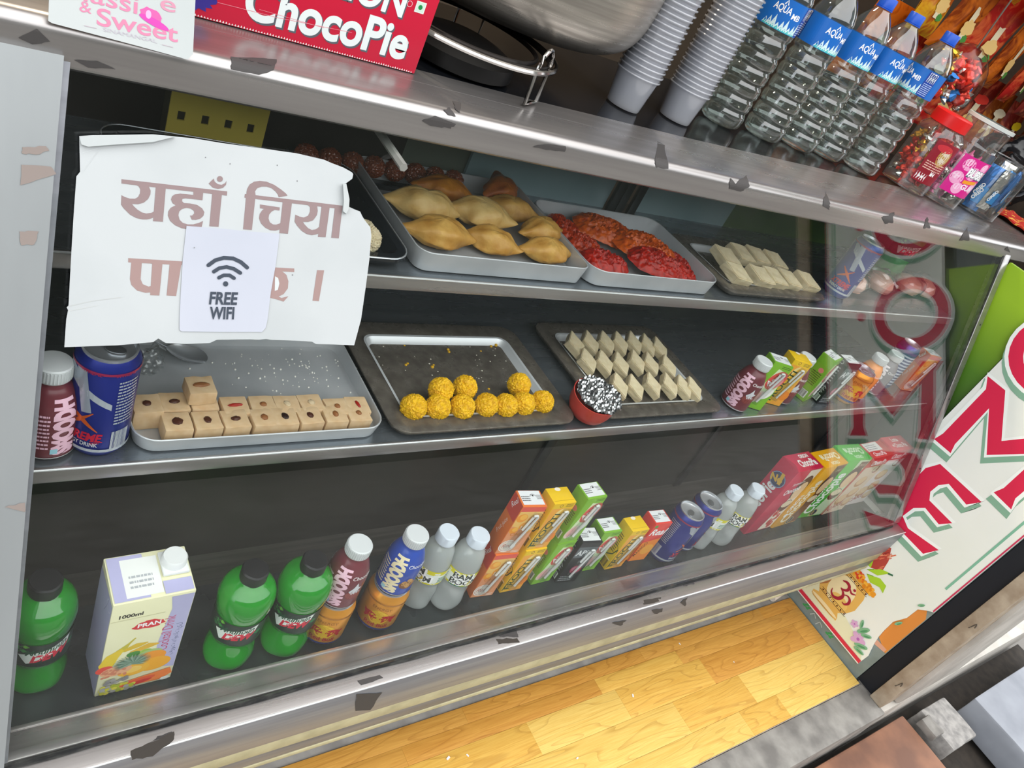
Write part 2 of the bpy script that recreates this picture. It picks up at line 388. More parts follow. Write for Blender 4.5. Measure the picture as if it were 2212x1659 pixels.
wob_slab('paving_block', 2.62, 3.3, -.16, .06, FZ - .14, FZ - .03, noise_mat('bluish_slab', '#7C8088', '#93979F', 6, rough=.7, bump=.2), 'pale bluish paving block across the gutter', 'block', 13)
wob_slab('gutter_edge', 1.2, 3.4, -.62, -.27, FZ - .16, FZ - .05, noise_mat('rough_road', '#7C7872', '#A9A59E', 26, rough=.9, bump=1.0, detail=8), 'rough pale concrete strip on the street side of the gutter', 'pavement', 17)

# ---- wall that carries the banner, shutter channel, pillar
wr = box('wall_right', 2.128, 2.20, .252, .574, FZ - .1, 1.7, paint_grey); tag(wr, 'narrow grey painted wall that carries the white banner', kind='structure')
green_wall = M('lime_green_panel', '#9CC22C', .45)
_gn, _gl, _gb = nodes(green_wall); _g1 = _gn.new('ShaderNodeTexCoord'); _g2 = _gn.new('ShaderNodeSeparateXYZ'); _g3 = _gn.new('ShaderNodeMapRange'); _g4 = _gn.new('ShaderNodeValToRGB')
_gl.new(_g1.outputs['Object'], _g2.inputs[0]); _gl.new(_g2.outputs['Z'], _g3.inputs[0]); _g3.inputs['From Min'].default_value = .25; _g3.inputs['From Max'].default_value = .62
_gl.new(_g3.outputs[0], _g4.inputs[0]); _g4.color_ramp.elements[0].color = lin('#10201A'); _g4.color_ramp.elements[1].color = lin('#9CC22C'); _g4.color_ramp.elements.new(.5).color = lin('#4E7A1E'); _gl.new(_g4.outputs[0], _gb.inputs['Base Color'])  # colour runs from lime at the top to dark green at the bottom
tag(box('green_panel', 2.134, 2.150, .582, .725, .02, .69, green_wall), 'lime green panel, dark green towards the bottom, between the case end and the banner', 'panel')
tag(box('wall_right_inner', 3.1, 3.2, .6, 3.0, FZ - .1, 2.3, noise_mat('inner_wall', '#4A4038', '#3A322C', 3, rough=.8)), 'dim inner shop wall beyond the counter', kind='structure')
tag(box('pillar', 2.20, 2.6, .145, .196, FZ, 1.9, concrete_l, bev=.01), 'pale concrete pillar outside the shutter channel', kind='structure').name = 'wall_front'
chn = thing('shutter_channel', 'dark open steel shutter channel with a rusty lip beside the banner', 'shutter', (2.12, .22, FZ))
link('channel_back', frombm('channel_back', box_bm(.012, .10, -.022, .030, 0, 2.2)), M('black_gap', '#0B0F18', .7), chn)
link('channel_lip', frombm('channel_lip', box_bm(.0, .09, -.062, -.022, 0, 2.2, .004)), rust, chn)
for z in (.10, .38):
    pts = [(-.002, -.052 + .010 * t, z + .012 * sin(t * 5)) for t in [i / 6 for i in range(7)]]
    tube('wire_tie', pts, .0012, M('wire', '#6B655E', .5, .6), chn)
bn = thing('banner', 'white printed shop banner with red letters and a pot picture', 'banner', (0, 0, 0))
rear = [(-.577, -.388), (-.577, 1.02), (-.2525, 1.02), (-.2525, -.19)]
torn = [(-.268, -.113), (-.283, -.130), (-.2845, -.172), (-.299, -.211), (-.297, -.255), (-.294, -.28), (-.288, -.306), (-.275, -.345), (-.277, -.388)]
sheet = [(-.577, -.388), (-.577, 1.02), (-.2525, 1.02), (-.2525, -.10)] + torn
me = prism_me('sheet', sheet, .004, lambda u, v, w: (2.1255 - w, -u, v)); link('sheet', me, noise_mat('banner_vinyl', '#EEF1EA', '#E4E9DF', 2.2, rough=.35, bump=.02), bn, smooth=False)
B = Print(lambda u, v, e: (2.1213 - e, -u, v))
RED, WHT, SHA = '#D9234A', '#F6FAF5', '#86B096'
def letter(poly, closed=True):
    p = [(-y, z) for y, z in poly]
    B.stroke([(u + .004, v - .017) for u, v in p], .020, SHA, True); B.poly([(u + .004, v - .017) for u, v in p], SHA)
    B.stroke(p, .019, WHT, True); B.poly(p, RED)
letter([(.504, .205), (.372, .206), (.391, .174), (.455, .182), (.470, .160), (.472, .132), (.458, .113), (.381, .112), (.401, .084), (.452, .090), (.472, .066), (.476, .028), (.445, .014), (.356, .033), (.374, -.006), (.535, -.006), (.520, .03), (.522, .17)])
letter([(.573, .452), (.520, .452), (.443, .353), (.366, .452), (.313, .452), (.326, .425), (.328, .27), (.316, .243), (.370, .245), (.362, .27), (.363, .392), (.443, .303), (.517, .394), (.513, .27), (.505, .245), (.558, .243), (.552, .27), (.554, .425)])
for zc in (.580, .834, 1.09):
    B.ring(-.487, zc - .017, .085, .046, SHA, .082); B.ring(-.492, zc, .085, .050, WHT, .082); B.ring(-.492, zc, .085, .032, RED, .082)
    if zc < 1: B.disc(-.355, zc, .012, RED)
B.rect(-.558, -.384, -.2765, -.372, '#D23048')
B.poly([(-.2535, -.10), (-.2535, 1.0), (-.2565, 1.0), (-.2575, -.10)], '#C7355A')
B.rect(-.2795, -.03, -.2735, 1.0, '#7FB89C'); B.rect(-.33, .66, -.28, 1.0, '#EDF2EC')
B.poly([(-.277, -.371), (-.32, -.371), (-.40, -.371), (-.558, -.371), (-.558, -.29), (-.45, -.30), (-.34, -.33), (-.30, -.345)], '#E6E6C4')
# water pot with mango leaves and a coconut
B.poly([(-.436, -.149), (-.41, -.131), (-.418, -.095), (-.437, -.062), (-.452, -.071), (-.470, -.10), (-.462, -.145)], '#B2433A')
for i in range(26):
    q = random.Random(i); u, v = -.44 + q.uniform(-.02, .02), -.107 + q.uniform(-.03, .03); B.stroke([(u, v), (u + .006, v + .014)], .0022, q.choice(['#DE7A5B', '#C85A48', '#8E2A2C', '#E89B78']))
for lf in ([(-.470, -.15), (-.455, -.105), (-.436, -.150)], [(-.44, -.162), (-.415, -.128), (-.392, -.116), (-.410, -.150)], [(-.432, -.172), (-.40, -.150), (-.376, -.152), (-.368, -.175), (-.385, -.170), (-.41, -.182)], [(-.48, -.155), (-.487, -.118), (-.462, -.148)]):
    B.poly(lf, '#A9CF34'); a, b = lf[0], lf[1]; B.stroke([a, ((a[0] + b[0]) / 2, (a[1] + b[1]) / 2)], .002, '#6E9E22')
B.stroke([(-.396, -.122), (-.384, -.115)], .005, '#2F6B4C')
pot = [(-.500, -.350), (-.502, -.338), (-.486, -.330), (-.497, -.315), (-.512, -.292), (-.510, -.255), (-.496, -.226), (-.486, -.200), (-.470, -.190), (-.41, -.196), (-.398, -.212), (-.388, -.235), (-.383, -.28), (-.392, -.305), (-.409, -.329), (-.400, -.342), (-.398, -.352)]
B.poly(pot, '#E3B45E'); B.poly([(-.50, -.31), (-.511, -.285), (-.509, -.256), (-.495, -.226), (-.48, -.24), (-.487, -.29)], '#B5794A')
B.disc(-.446, -.27, .040, '#F3E3B4', .052); B.disc(-.43, -.30, .03, '#EBC36B', .02); B.disc(-.45, -.345, .05, '#F0DDAE', .006); B.disc(-.452, -.352, .045, '#C79A50', .0022)
for z0, z1_ in ((-.212, -.222), (-.309, -.319)):
    B.stroke([(-.489, z0), (-.392, z0)], .0015, '#3A1C12'); B.stroke([(-.492, z1_), (-.389, z1_)], .0015, '#3A1C12')
    for i in range(13):
        u = -.482 + i * .0072; k = .0032 if i % 2 == 0 else .0014; B.poly([(u - k, (z0 + z1_) / 2), (u, (z0 + z1_) / 2 - k), (u + k, (z0 + z1_) / 2), (u, (z0 + z1_) / 2 + k)], '#5A2010')
for i in range(60):
    q = random.Random(100 + i); t = i / 59; u = -.475 + t * .095; B.disc(u, -.187 - .014 * t + q.uniform(-.010, .010), q.uniform(.0035, .0065), q.choice(['#E89A2A', '#E2572C', '#F0AE36', '#D94827']) if .15 < t < .55 else q.choice(['#E89A2A', '#F2B23A', '#D88520']), n=8)
# the Om sign on the pot
om = '#A3213A'
def brush(p, w, col):
    q = smooth_prof([(a + 9, b) for a, b in p], 6); ww = smooth_prof([(a, 0) for a in w], 6); B.stroke([(a - 9, b) for a, b in q], [a for a, b in ww], col)
brush([(-.462, -.243), (-.450, -.237), (-.438, -.241), (-.435, -.253), (-.443, -.262), (-.452, -.264)], [.003, .008, .009, .008, .006, .003], om)
brush([(-.452, -.264), (-.440, -.268), (-.432, -.279), (-.436, -.294), (-.449, -.302), (-.462, -.297), (-.467, -.285)], [.003, .006, .009, .010, .008, .005, .002], om)
brush([(-.436, -.276), (-.425, -.266), (-.413, -.268), (-.408, -.280), (-.414, -.292), (-.423, -.292)], [.002, .004, .007, .008, .005, .002], om)
brush([(-.432, -.243), (-.422, -.250), (-.411, -.243)], [.002, .006, .002], om); B.disc(-.4215, -.236, .0042, om)
def flower(x, y, s, c1='#D7A9D2', c2='#B064B4'):
    for i in range(5):
        a = 2 * pi * i / 5 + .3; B.disc(x + s * .55 * cos(a), y + s * .55 * sin(a), s * .55, c1, s * .38, a=a)
    B.disc(x, y, s * .22, c2)
for x, y, s in ((-.323, -.332, .021), (-.358, -.308, .011), (-.520, -.312, .013)): flower(x, y, s)
for x, y, a, s in ((-.305, -.340, .6, .020), (-.33, -.300, 1.1, .020), (-.345, -.290, 2.0, .014), (-.315, -.305, .7, .016), (-.30, -.355, .2, .017), (-.287, -.20, 1.2, .012), (-.284, -.112, 1.0, .010)):
    B.disc(x, y, s, '#7FB58C', s * .36, a=a); B.disc(x + .002, y, s * .6, '#4E9468', s * .15, a=a)
B.build('print', bn, print_mat('banner_print', .38))
OR = Print(lambda u, v, e: (2.1275 - e, -u, v), base=.0004)
OR.poly(torn[:6] + [(-.2535, -.30), (-.2535, -.135)], '#D98A3C'); OR.poly([(-.258, -.288), (-.294, -.290), (-.288, -.306), (-.258, -.300)], '#D9A287')
for x, y in ((-.49, -.405), (-.39, -.407)):
    for k in range(5): OR.disc(x + k * .004, y + .006 * (k % 3), .006, '#3F9A55', .003, a=k)
OR.stroke([(-.46, -.41), (-.452, -.396), (-.44, -.405)], .002, '#C9CECB'); OR.stroke([(-.43, -.418), (-.425, -.40), (-.41, -.408)], .002, '#C9CECB')
o = OR.build('old_paint', wr, print_mat('matte_print', .7)); o.name = 'peeled_paint_patch'

# ---- shop behind and street opposite (they close the place off)
dk = noise_mat('shop_wall', '#6E6254', '#5A5046', 3, rough=.8)
tag(box('wall_back', -1.6, 3.2, 2.95, 3.05, FZ - .1, 2.3, dk), 'dim brown back wall of the shop', kind='structure')
tag(box('wall_left', -1.7, -1.6, .6, 3.05, FZ - .1, 2.3, dk), 'dim brown side wall of the shop', kind='structure')
tag(box('ceiling', -1.7, 3.2, .75, 3.05, 2.3, 2.4, dk), 'dark shop ceiling over the counter', kind='structure')
tag(box('wall_opposite', -14, 60, -7.3, -7, FZ - .3, 3.5, noise_mat('opposite_wall', '#3C3F38', '#30332D', 1.2, rough=.85)), 'grey building front across the street', kind='structure')
tag(box('shop_floor', -1.6, 3.2, 1.2, 2.95, FZ - .1, FZ - .02, dk), 'dark floor behind the counter', kind='structure').name = 'floor_inner'

# ================================================================== the display case
case = thing('display_case', 'long steel and glass sweet display case with a leaning front pane', 'display case', (0, 0, 0))
XL, XR = -.10, 2.112
BZ, S2, S1 = -.02, .305, .512                  # upper faces of the bottom, middle and upper shelf
F2, F1 = 1.0456, 1.0690                        # how much further out these planes lie than a first survey put them
UP, UT = Vector((0, .475, .012)), radians(20.4)
box('front_ledge', XL, XR + .006, .4405, .5085, -.014, .003, steel, case, bev=.003)
box('front_panel', XL, XR + .006, .440, .455, -.083, .0028, steel_d, case, bev=.003)
tube('panel_highlight', [(XL, .4412, .0016), (XR + .006, .4412, .0016)], .0016, M('painted_highlight', '#E6E8E8', .25, .35), case, n=8)  # pale bead added as the sky highlight along the panel's upper edge
tan = noise_mat('tan_reflection', '#A79F7E', '#BDB591', 30, rough=.6, bump=.2)  # tan colour stands in for the yellow floor reflected in the metal
box('tan_strip', XL, XR + .006, .442, .456, -.116, -.084, tan, case, bev=.002)
box('kick_strip', XL, XR + .006, .445, .458, -.150, -.117, noise_mat('kick_steel', '#77777B', '#8A8A8D', 20, (.3, 4, 4), .45, .4), case, bev=.002)
box('tan_reflection_edge', XL, XR + .006, .444, .458, -.161, -.151, tan, case, bev=.002)
box('under_tray', XL, XR + .006, .46, 1.05, -.16, -.034, steel_d, case)
tube('gasket', [(x, .467 + .0012 * sin(x * 40) * sin(x * 13), .0050 + .0006 * sin(x * 90)) for x in [XL + i * .02 for i in range(110)]], .0042, rubber, case, n=6)
box('glass_channel', XL, XR, .470, .482, .0025, .0095, steel, case, bev=.0015)
box('bottom_shelf', XL, XR, .5085, .70, BZ - .012, BZ, dark_floor, case)
box('lip', XL, XR, .5075, .5125, BZ - .002, .0042, steel, case, bev=.001)
box('back_panel', XL, XR, .690, .700, .03, .284, dark_panel, case)
sk = prism_me('back_foot_strip', [(.672, BZ), (.690, .032), (.700, .032), (.700, BZ)], XR - XL, lambda u, v, w: (XL + w, u, v)); link('back_foot_strip', sk, noise_mat('foot_strip_steel', '#55524D', '#474541', 30, (.2, 5, 5), .5, .4), case, smooth=False)  # lighter grey sloped band along the foot of the back panel
for x in (.88, 1.36, 1.86): box('panel_bar', x, x + .022, .684, .6895, .030, .283, M('bar_black', '#171A1B', .35), case, bev=.001)
def shelf(name, z, y0):
    sh = box(name, XL, XR, y0 + .004, 1.06, z - .004, z, steel_shelf, case)
    box('front_edge', XL, XR, y0, y0 + .006, z - .020, z + .0004, steel, sh, bev=.0022)
    tube('edge_highlight', [(XL, y0 + .0012, z - .0006), (XR, y0 + .0012, z - .0006)], .0014, M('painted_highlight', '#E6E8E8', .25, .35), sh, n=8)  # pale tube paints the sky's white highlight on the shelf edge
    return sh
shelf('middle_shelf', S2, .629); shelf('upper_shelf', S1, .727)
link('end_panel', prism_me('end_panel', [(.492, 0), (.742, .69), (1.06, .69), (1.06, 0)], .008, lambda u, v, w: (XR - .004 + w, u, v)), noise_mat('end_grey', '#4D5450', '#3F4743', 6, rough=.5), case, smooth=False)
link('end_panel', prism_me('end_panel', [(.492, 0), (.742, .69), (1.06, .69), (1.06, 0)], .008, lambda u, v, w: (XL + w, u, v)), M('end_left', '#2B2523', .5), case, smooth=False)
gb = noise_mat('smoked_glass_panel', '#8BA0A4', '#7A9094', 4, rough=.22, metal=.0, spec=.5)
dg = noise_mat('dark_green_panel', '#4E6A34', '#33462A', 3, (1, 1, 1), .25, lo=.3, hi=.7)
for x0, x1, m in ((XL, .62, M('brown_back', '#1E1512', .5)), (.62, 1.02, noise_mat('olive_panel', '#6A7064', '#5A6056', 4, rough=.3)), (1.165, 1.46, gb), (1.46, XR, dg)): box('rear_door', x0, x1, 1.030, 1.036, S1, .70, m, case)
box('rear_door', .74, 1.075, 1.022, 1.028, S1, .70, gb, case)
box('rear_door', XL, 1.05, 1.03, 1.036, S2, S1 - .004, noise_mat('blue_grey_panel', '#3E4851', '#31383F', 4, rough=.3), case)
box('rear_door', 1.05, XR, 1.03, 1.036, S2, S1 - .004, noise_mat('green_black_panel', '#2C3A1E', '#161C12', 2, rough=.2), case)
for x in (1.078, 1.10, 1.135): box('door_bar', x, x + .02, 1.012, 1.020, S1, .70, M('bar_black'), case, bev=.001)
for z in (.40, .62): tube('sealing_strip', [(.80, 1.02, z), (1.4, 1.0195, z - .002), (2.0, 1.02, z)], .0012, M('clear_strip', '#9FA8A4', .3), case, n=5)
p0, p1 = at(872, 362, .675), at(808, 268, .675)
tube('support_rail', [p0, p1], .005, M('rail_grey', '#8C8C86', .4), case, n=6)
# leaning pane, upright, posts
Lg = .690 / cos(TILT)
pn = link('front_pane', frombm('front_pane', box_bm(.0, 2.072, 0, .004, .004, Lg)), pane, case, loc=(0, GP.y, GP.z), rot=(-TILT, 0, 0), smooth=False)
link('upright_gasket', frombm('upright_gasket', box_bm(2.074, 2.084, -.004, .006, 0, Lg)), rubber, case, loc=(0, UP.y, UP.z), rot=(-UT, 0, 0))
link('corner_upright', frombm('corner_upright', box_bm(2.0845, 2.116, -.006, .02, -.004, Lg, .003)), steel, case, loc=(0, UP.y, UP.z), rot=(-UT, 0, 0))
for i in range(3): link('screw', frombm('screw', box_bm(2.099, 2.103, -.0075, -.005, .16 + .2 * i, .164 + .2 * i, .001)), M('screw_dark', '#3A3A3C', .4, .6), case, loc=(0, UP.y, UP.z), rot=(-UT, 0, 0))
lp = prism_me('corner_post', [(-.16, -.03), (.070, -.03), (.1045, Lg), (-.16, Lg)], .03, lambda u, v, w: (u, -.012 + w, v)); link('corner_post', lp, steel_w, case, loc=(0, UP.y, UP.z), rot=(-UT, 0, 0), smooth=False)
lq = prism_me('post_return', [(.0705, -.02), (.0745, -.02), (.1105, Lg), (.105, Lg)], .02, lambda u, v, w: (u, -.004 + w, v)); link('post_return', lq, steel_d, case, loc=(0, UP.y, UP.z), rot=(-UT, 0, 0), smooth=False)
# counter trim and top
tp = [(.731, .694), (.7275, .697), (.7275, .722)] + [(.7275 + .013 * (1 - cos(t)), .722 + .013 * sin(t)) for t in [i * pi / 2 / 6 for i in range(1, 7)]] + [(.80, .736), (.80, .732), (.735, .730), (.733, .694)]
XT = 2.466
tm = prism_me('counter_trim', tp, XT - .035, lambda u, v, w: (.035 + w, u, v)); link('counter_trim', tm, steel, case, angle=25)
top_steel = [(.035, .795), (.035, .835), (.66, .838), (1.01, .856), (XT, .965), (XT, .795)]
link('steel_top', prism_me('steel_top', top_steel, .003, lambda u, v, w: (u, v, .733 + w)), steel, case, smooth=False)
link('counter_top', prism_me('counter_top', [(.035, .80), (.035, 1.2), (XT, 1.2), (XT, .80)], .0315, lambda u, v, w: (u, v, .704 + w)), dark_glass, case, smooth=False)
# scraps of old adhesive tape
tape = noise_mat('old_tape', '#4A4746', '#6E6966', 60, rough=.7, bump=.5)
tape_b = noise_mat('brown_tape', '#8B7F78', '#A0958D', 60, rough=.7, bump=.5)
def scrap(pts, fn, col, seed):
    q = random.Random(seed); o = []
    for i, a in enumerate(pts):
        b = pts[(i + 1) % len(pts)]
        for k in range(4):
            t = k / 4; j = .0 if k == 0 else q.uniform(-2.2, 2.2); o.append((a[0] + (b[0] - a[0]) * t + j, -(a[1] + (b[1] - a[1]) * t + j * .7)))
    pr = Print(lambda u, v, e: fn(u, -v), 4.0); pr.poly(o, col); pr.build('tape_scrap', case, print_mat('matte_print', .7))
tape, tape_b = '#454241', '#8C807A'
def post_f(x, y):
    n = Vector((0, -cos(UT), sin(UT))); d = ray(x, y); P = UP + n * .0126; return CAM + d * (n.dot(P - CAM) / n.dot(d))
trim_f = lambda x, y: at_y(x, y, .7268)
def trim_w(x, y):
    d = ray(x, y); best = None
    pf = [(.7270, .690), (.7268, .722)] + [(.7275 + .0137 * (1 - cos(t)) - .0007, .722 + .0137 * sin(t)) for t in [i * pi / 2 / 8 for i in range(1, 9)]] + [(.93, .7367)]
    for (y0, z0), (y1, z1) in zip(pf, pf[1:]):
        ny, nz = z1 - z0, -(y1 - y0); t = (ny * (y0 - CAM.y) + nz * (z0 - CAM.z)) / (ny * d.y + nz * d.z); p = CAM + d * t
        k = ((p.y - y0) * (y1 - y0) + (p.z - z0) * (z1 - z0)) / ((y1 - y0) ** 2 + (z1 - z0) ** 2)
        if -.02 <= k <= 1.02 and (best is None or t < best[0]): best = (t, p)
    return best[1] if best else at_y(x, y, .7268)
for i, pts in enumerate([[(498, 122), (560, 125), (598, 128), (592, 150), (560, 162), (500, 150)], [(912, 262), (940, 250), (985, 268), (974, 278), (930, 272)], [(958, 236), (972, 232), (985, 252), (968, 248)], [(978, 218), (996, 222), (994, 244), (984, 236)],
                         [(1150, 318), (1180, 312), (1222, 316), (1220, 328), (1180, 324)], [(1415, 345), (1420, 305), (1436, 312), (1444, 365), (1418, 362)], [(1578, 384), (1590, 398), (1612, 378), (1620, 402), (1600, 414), (1575, 408)], [(1778, 446), (1784, 412), (1794, 440), (1792, 454)],
                         [(1905, 470), (1932, 458), (1930, 480), (1912, 484)], [(1995, 494), (2003, 468), (2010, 492)], [(2072, 520), (2090, 490), (2094, 520)], [(2170, 540), (2176, 530), (2182, 546)], [(40, 82), (80, 62), (108, 90), (70, 96)], [(160, 130), (210, 132), (250, 150), (190, 146)]]):
    scrap(pts, trim_w, tape, i)
for i, pts in enumerate([[(48, 318), (100, 316), (106, 326), (78, 334), (48, 332)], [(46, 356), (110, 360), (122, 376), (44, 400)], [(42, 500), (84, 500), (74, 528), (46, 530)], [(10, 1096), (54, 1086), (54, 1106)]]): scrap(pts, post_f, tape_b, 40 + i)
pf = lambda x, y: at_y(x, y, .4392)
for i, pts in enumerate([[(282, 1622), (330, 1602), (376, 1580), (374, 1600), (330, 1634), (285, 1642)], [(770, 1500), (826, 1496), (800, 1534), (768, 1536)], [(1072, 1380), (1118, 1378), (1122, 1388), (1075, 1392)], [(1470, 1302), (1486, 1288), (1480, 1310)], [(1390, 1296), (1428, 1290), (1420, 1300), (1390, 1306)], [(1408, 1318), (1432, 1314), (1430, 1322), (1414, 1326)], [(1322, 1346), (1354, 1340), (1340, 1352)]]): scrap(pts, pf, tape, 60 + i)
lf_ = lambda x, y: at(x, y, .0036)
for i, pts in enumerate([[(318, 1606), (372, 1586), (372, 1580), (340, 1590)], [(772, 1470), (820, 1458), (828, 1464), (780, 1480)], [(1076, 1374), (1112, 1356), (1120, 1376)], [(1478, 1256), (1498, 1252), (1500, 1262), (1476, 1266)]]): scrap(pts, lf_, tape, 80 + i)
# white leg pipe under the case end
tag(tube('floor_pipe', [at(1668, 1292, FZ + .012), at(1712, 1262, FZ + .02)], .011, M('dirty_white_pvc', '#D9D2C8', .5), None, n=14), 'short dirty white pipe end lying under the case', 'pipe')
# ================================================================== packaged goods: one of each kind, then copies
white_pl = M('white_plastic', '#E9EBEA', .4, sss=.0)
alu = M('aluminium_lid', '#D2D5D9', .25, .7)
def straw(parent, x0, z0, x1, z1, y):
    dx, dz = x1 - x0, z1 - z0; L = sqrt(dx * dx + dz * dz); ux, uz = dx / L, dz / L; nx, nz = -uz, ux
    P = [(x0, y, z0), (x1, y, z1)]
    for i in range(1, 7):
        a = pi * i / 6; P.append((x1 + nx * .0042 * (1 - cos(a)) + ux * .0042 * sin(a), y, z1 + nz * .0042 * (1 - cos(a)) + uz * .0042 * sin(a)))
    P.append((P[-1][0] - ux * L * .42, y, P[-1][2] - uz * L * .42))
    s = tube('straw', P, .0021, M('straw_white', '#F4F4F2', .35), parent, n=8)
    q = [(x0 - nx * .004 - ux * .006, z0 - nz * .004 - uz * .006), (x1 - nx * .004 + ux * .009, z1 - nz * .004 + uz * .009), (x1 + nx * .012 + ux * .009, z1 + nz * .012 + uz * .009), (x0 + nx * .012 - ux * .006, z0 + nz * .012 - uz * .006)]
    link('straw_sleeve', prism_me('straw_sleeve', q, .0055, lambda u, v, w: (u, y - .0032 + w, v)), clear_plastic, s, smooth=False)
JW, JD, JH = .046, .034, .1175
def carton_body(root, name, col, W_=JW, D_=JD, H_=JH):
    b = box(name, -W_ / 2, W_ / 2, -D_ / 2, D_ / 2, 0, H_, M('card_' + col.strip('#'), col, .32, coat=.2), root, bev=.0009)
    return b
def juice(kind):
    nm, lab = {'mango_yellow': ('juice_carton', ''), 'guava_green': ('juice_carton', ''), 'orange': ('juice_carton', ''), 'black': ('juice_carton', ''), 'red': ('juice_carton', '')}[kind]
    root = thing(nm, 'x', 'juice carton')
    base = {'mango_yellow': '#F4C80F', 'guava_green': '#7DB52B', 'orange': '#E8762F', 'black': '#1C1F22', 'red': '#E23A2C'}[kind]
    b = carton_body(root, 'carton', base); e = .0
    F, Lp, T = Print(m_front(JD)), Print(m_left(JW)), Print(m_top(JH))
    w, h, d = JW / 2, JH, JD / 2
    if kind == 'mango_yellow':
        F.rect(-w + .001, .001, w - .001, h - .012, '#F6A93B'); F.disc(.006, .085, .016, '#F7D98A', .02); F.poly([(-w + .001, .001), (-.006, .001), (w - .001, .075), (w - .001, h - .012), (.004, h - .012), (-w + .001, .04)], '#F3BC2C')
        F.text('FROOTI', -.008, .008, .0125, '#2E4A21', rot=radians(82), bold=.02, sx=1.35); F.stroke([(-.021, .006), (-.019, .04), (-.012, .075)], .0022, '#2E4A21')
        F.disc(.014, .028, .011, '#F08A24', .013); F.rect(-w + .001, h - .012, w - .001, h - .001, '#F4C80F')
        F.ring(-.006, h - .006, .003, .001, '#7A4A12'); F.lines(.004, h - .010, .016, .008, 3, '#5A4A10')
        Lp.bars(-.010, .003, .022, .020, seed=4); Lp.rect(-.012, .0245, .014, .026, '#F4F0DC'); Lp.lines(-.013, .045, .022, .05, 9, '#7A6210', 3); Lp.ring(.006, .052, .010, .0012, '#2E4A21', .014, 0, 3.5); Lp.stroke([(-.002, .030), (.010, .042), (.015, .060)], .002, '#2E4A21')
        T.disc(0, d - .004, .006, '#F6EBD9', .004); T.stroke([(-w + .003, -d + .006), (w - .003, -d + .006)], .0005, '#A88708')
    if kind == 'guava_green':
        F.rect(-w + .001, .001, w - .001, h - .001, '#83BE30'); F.poly([(-w + .002, .020), (w - .002, .05), (w - .002, .10), (-.004, .105)], '#DFF0C0'); F.disc(.008, .078, .017, '#E4574C', .026, a=-.4); F.disc(.012, .072, .010, '#F39A94', .018, a=-.4); F.disc(-.009, .03, .012, '#EBCFC2', .018, a=-.5); F.disc(-.009, .03, .008, '#F4B7B2', .013, a=-.5)
        F.disc(.010, .042, .009, '#F7F5EE', .016, a=-.5); F.text('Apple', -.002, .060, .012, '#FFFFFF', rot=radians(60), ital=.2, bold=.015); F.lines(.0, h - .010, .02, .007, 2, '#3E6B12')
        Lp.lines(-.012, .04, .024, .05, 8, '#4E7D15', 5); Lp.rect(-.013, .028, .013, .094, '#86B72E'); Lp.disc(.004, .082, .006, '#E98A7C'); Lp.lines(-.011, .042, .022, .034, 7, '#5B4E2C', 8); Lp.rect(-.012, .008, .012, .026, '#E9EDE4'); Lp.bars(-.010, .009, .02, .016)
    if kind == 'orange':
        F.rect(-w + .001, .001, w - .001, h - .001, '#EFC06A'); F.rect(-w + .001, h - .012, w - .001, h - .001, '#E2584A'); F.poly([(-w + .001, .001), (w - .001, .001), (w - .001, .058), (-w + .001, .070)], '#E59A6C')
        for x, y, r in ((-.012, .090, .010), (.012, .086, .011), (.002, .070, .010), (-.014, .060, .008), (.013, .060, .008)): F.disc(x, y, r, '#F09A2B'); F.disc(x + .002, y + .002, r * .65, '#F7B748')
        F.text('LITE', -.004, .062, .009, '#F8EBD8', bold=.02); F.text('OMJI', -.016, .046, .008, '#D9822B', bold=.02)
        F.disc(-.008, .020, .0155, '#F6EFE6'); F.disc(-.008, .020, .0135, '#C98E7E'); F.disc(-.008, .020, .0125, '#F3E4D6'); F.text('Real', -.008, .0165, .009, '#C96A5E', ital=.25, align='c')
        for yy in (.006, .002): F.lines(.006, yy, .014, .004, 1, '#F7E6DA', 3)
        Lp.rect(-d + .001, .078, d - .001, h - .001, '#D94A38'); Lp.text('Real', -.004, .092, .009, '#FFFFFF', rot=radians(70), ital=.2); Lp.text('Fruit juice', -.004, .030, .007, '#F7E3D4', rot=radians(80), ital=.2)
    if kind == 'black':
        F.rect(-w + .001, .001, w - .001, h - .001, '#1E2124'); F.rect(-w + .001, .074, w - .001, .104, '#5A6266'); F.text('APPY', -.020, .080, .015, '#E6E9EA', bold=.02, fit=.040); F.disc(.004, .038, .012, '#D9416A'); F.disc(.0, .04, .006, '#EE8CA6'); F.lines(-.02, .004, .03, .016, 3, '#B9BDBF')
        Lp.text('Appy', .006, .018, .009, '#D8DBDC', rot=radians(85)); Lp.lines(-.012, .05, .02, .05, 7, '#9FA4A6', 6); Lp.rect(-.010, .004, .012, .020, '#E8EBEB'); Lp.bars(-.009, .005, .019, .014); Lp.ring(.0, h - .008, .004, .0012, '#C9CDCF')
    if kind == 'red':
        F.poly([(-w + .001, .001), (w - .001, .001), (w - .001, .070), (-w + .001, .060)], '#F08A2A'); F.disc(.006, .036, .016, '#F4A93C'); F.text('Real', -.020, .082, .019, '#FFFFFF', ital=.25, bold=.02, fit=.040); F.text('MANGO', -.016, .016, .0085, '#7A3B16', rot=radians(75), bold=.01); F.rect(-.02, .105, -.012, .113, '#4B9B3A')
        Lp.poly([(-d + .001, .001), (d - .001, .001), (d - .001, .06), (-d + .001, .05)], '#F08A2A'); Lp.lines(-.012, .03, .024, .05, 8, '#F9D9C8', 9)
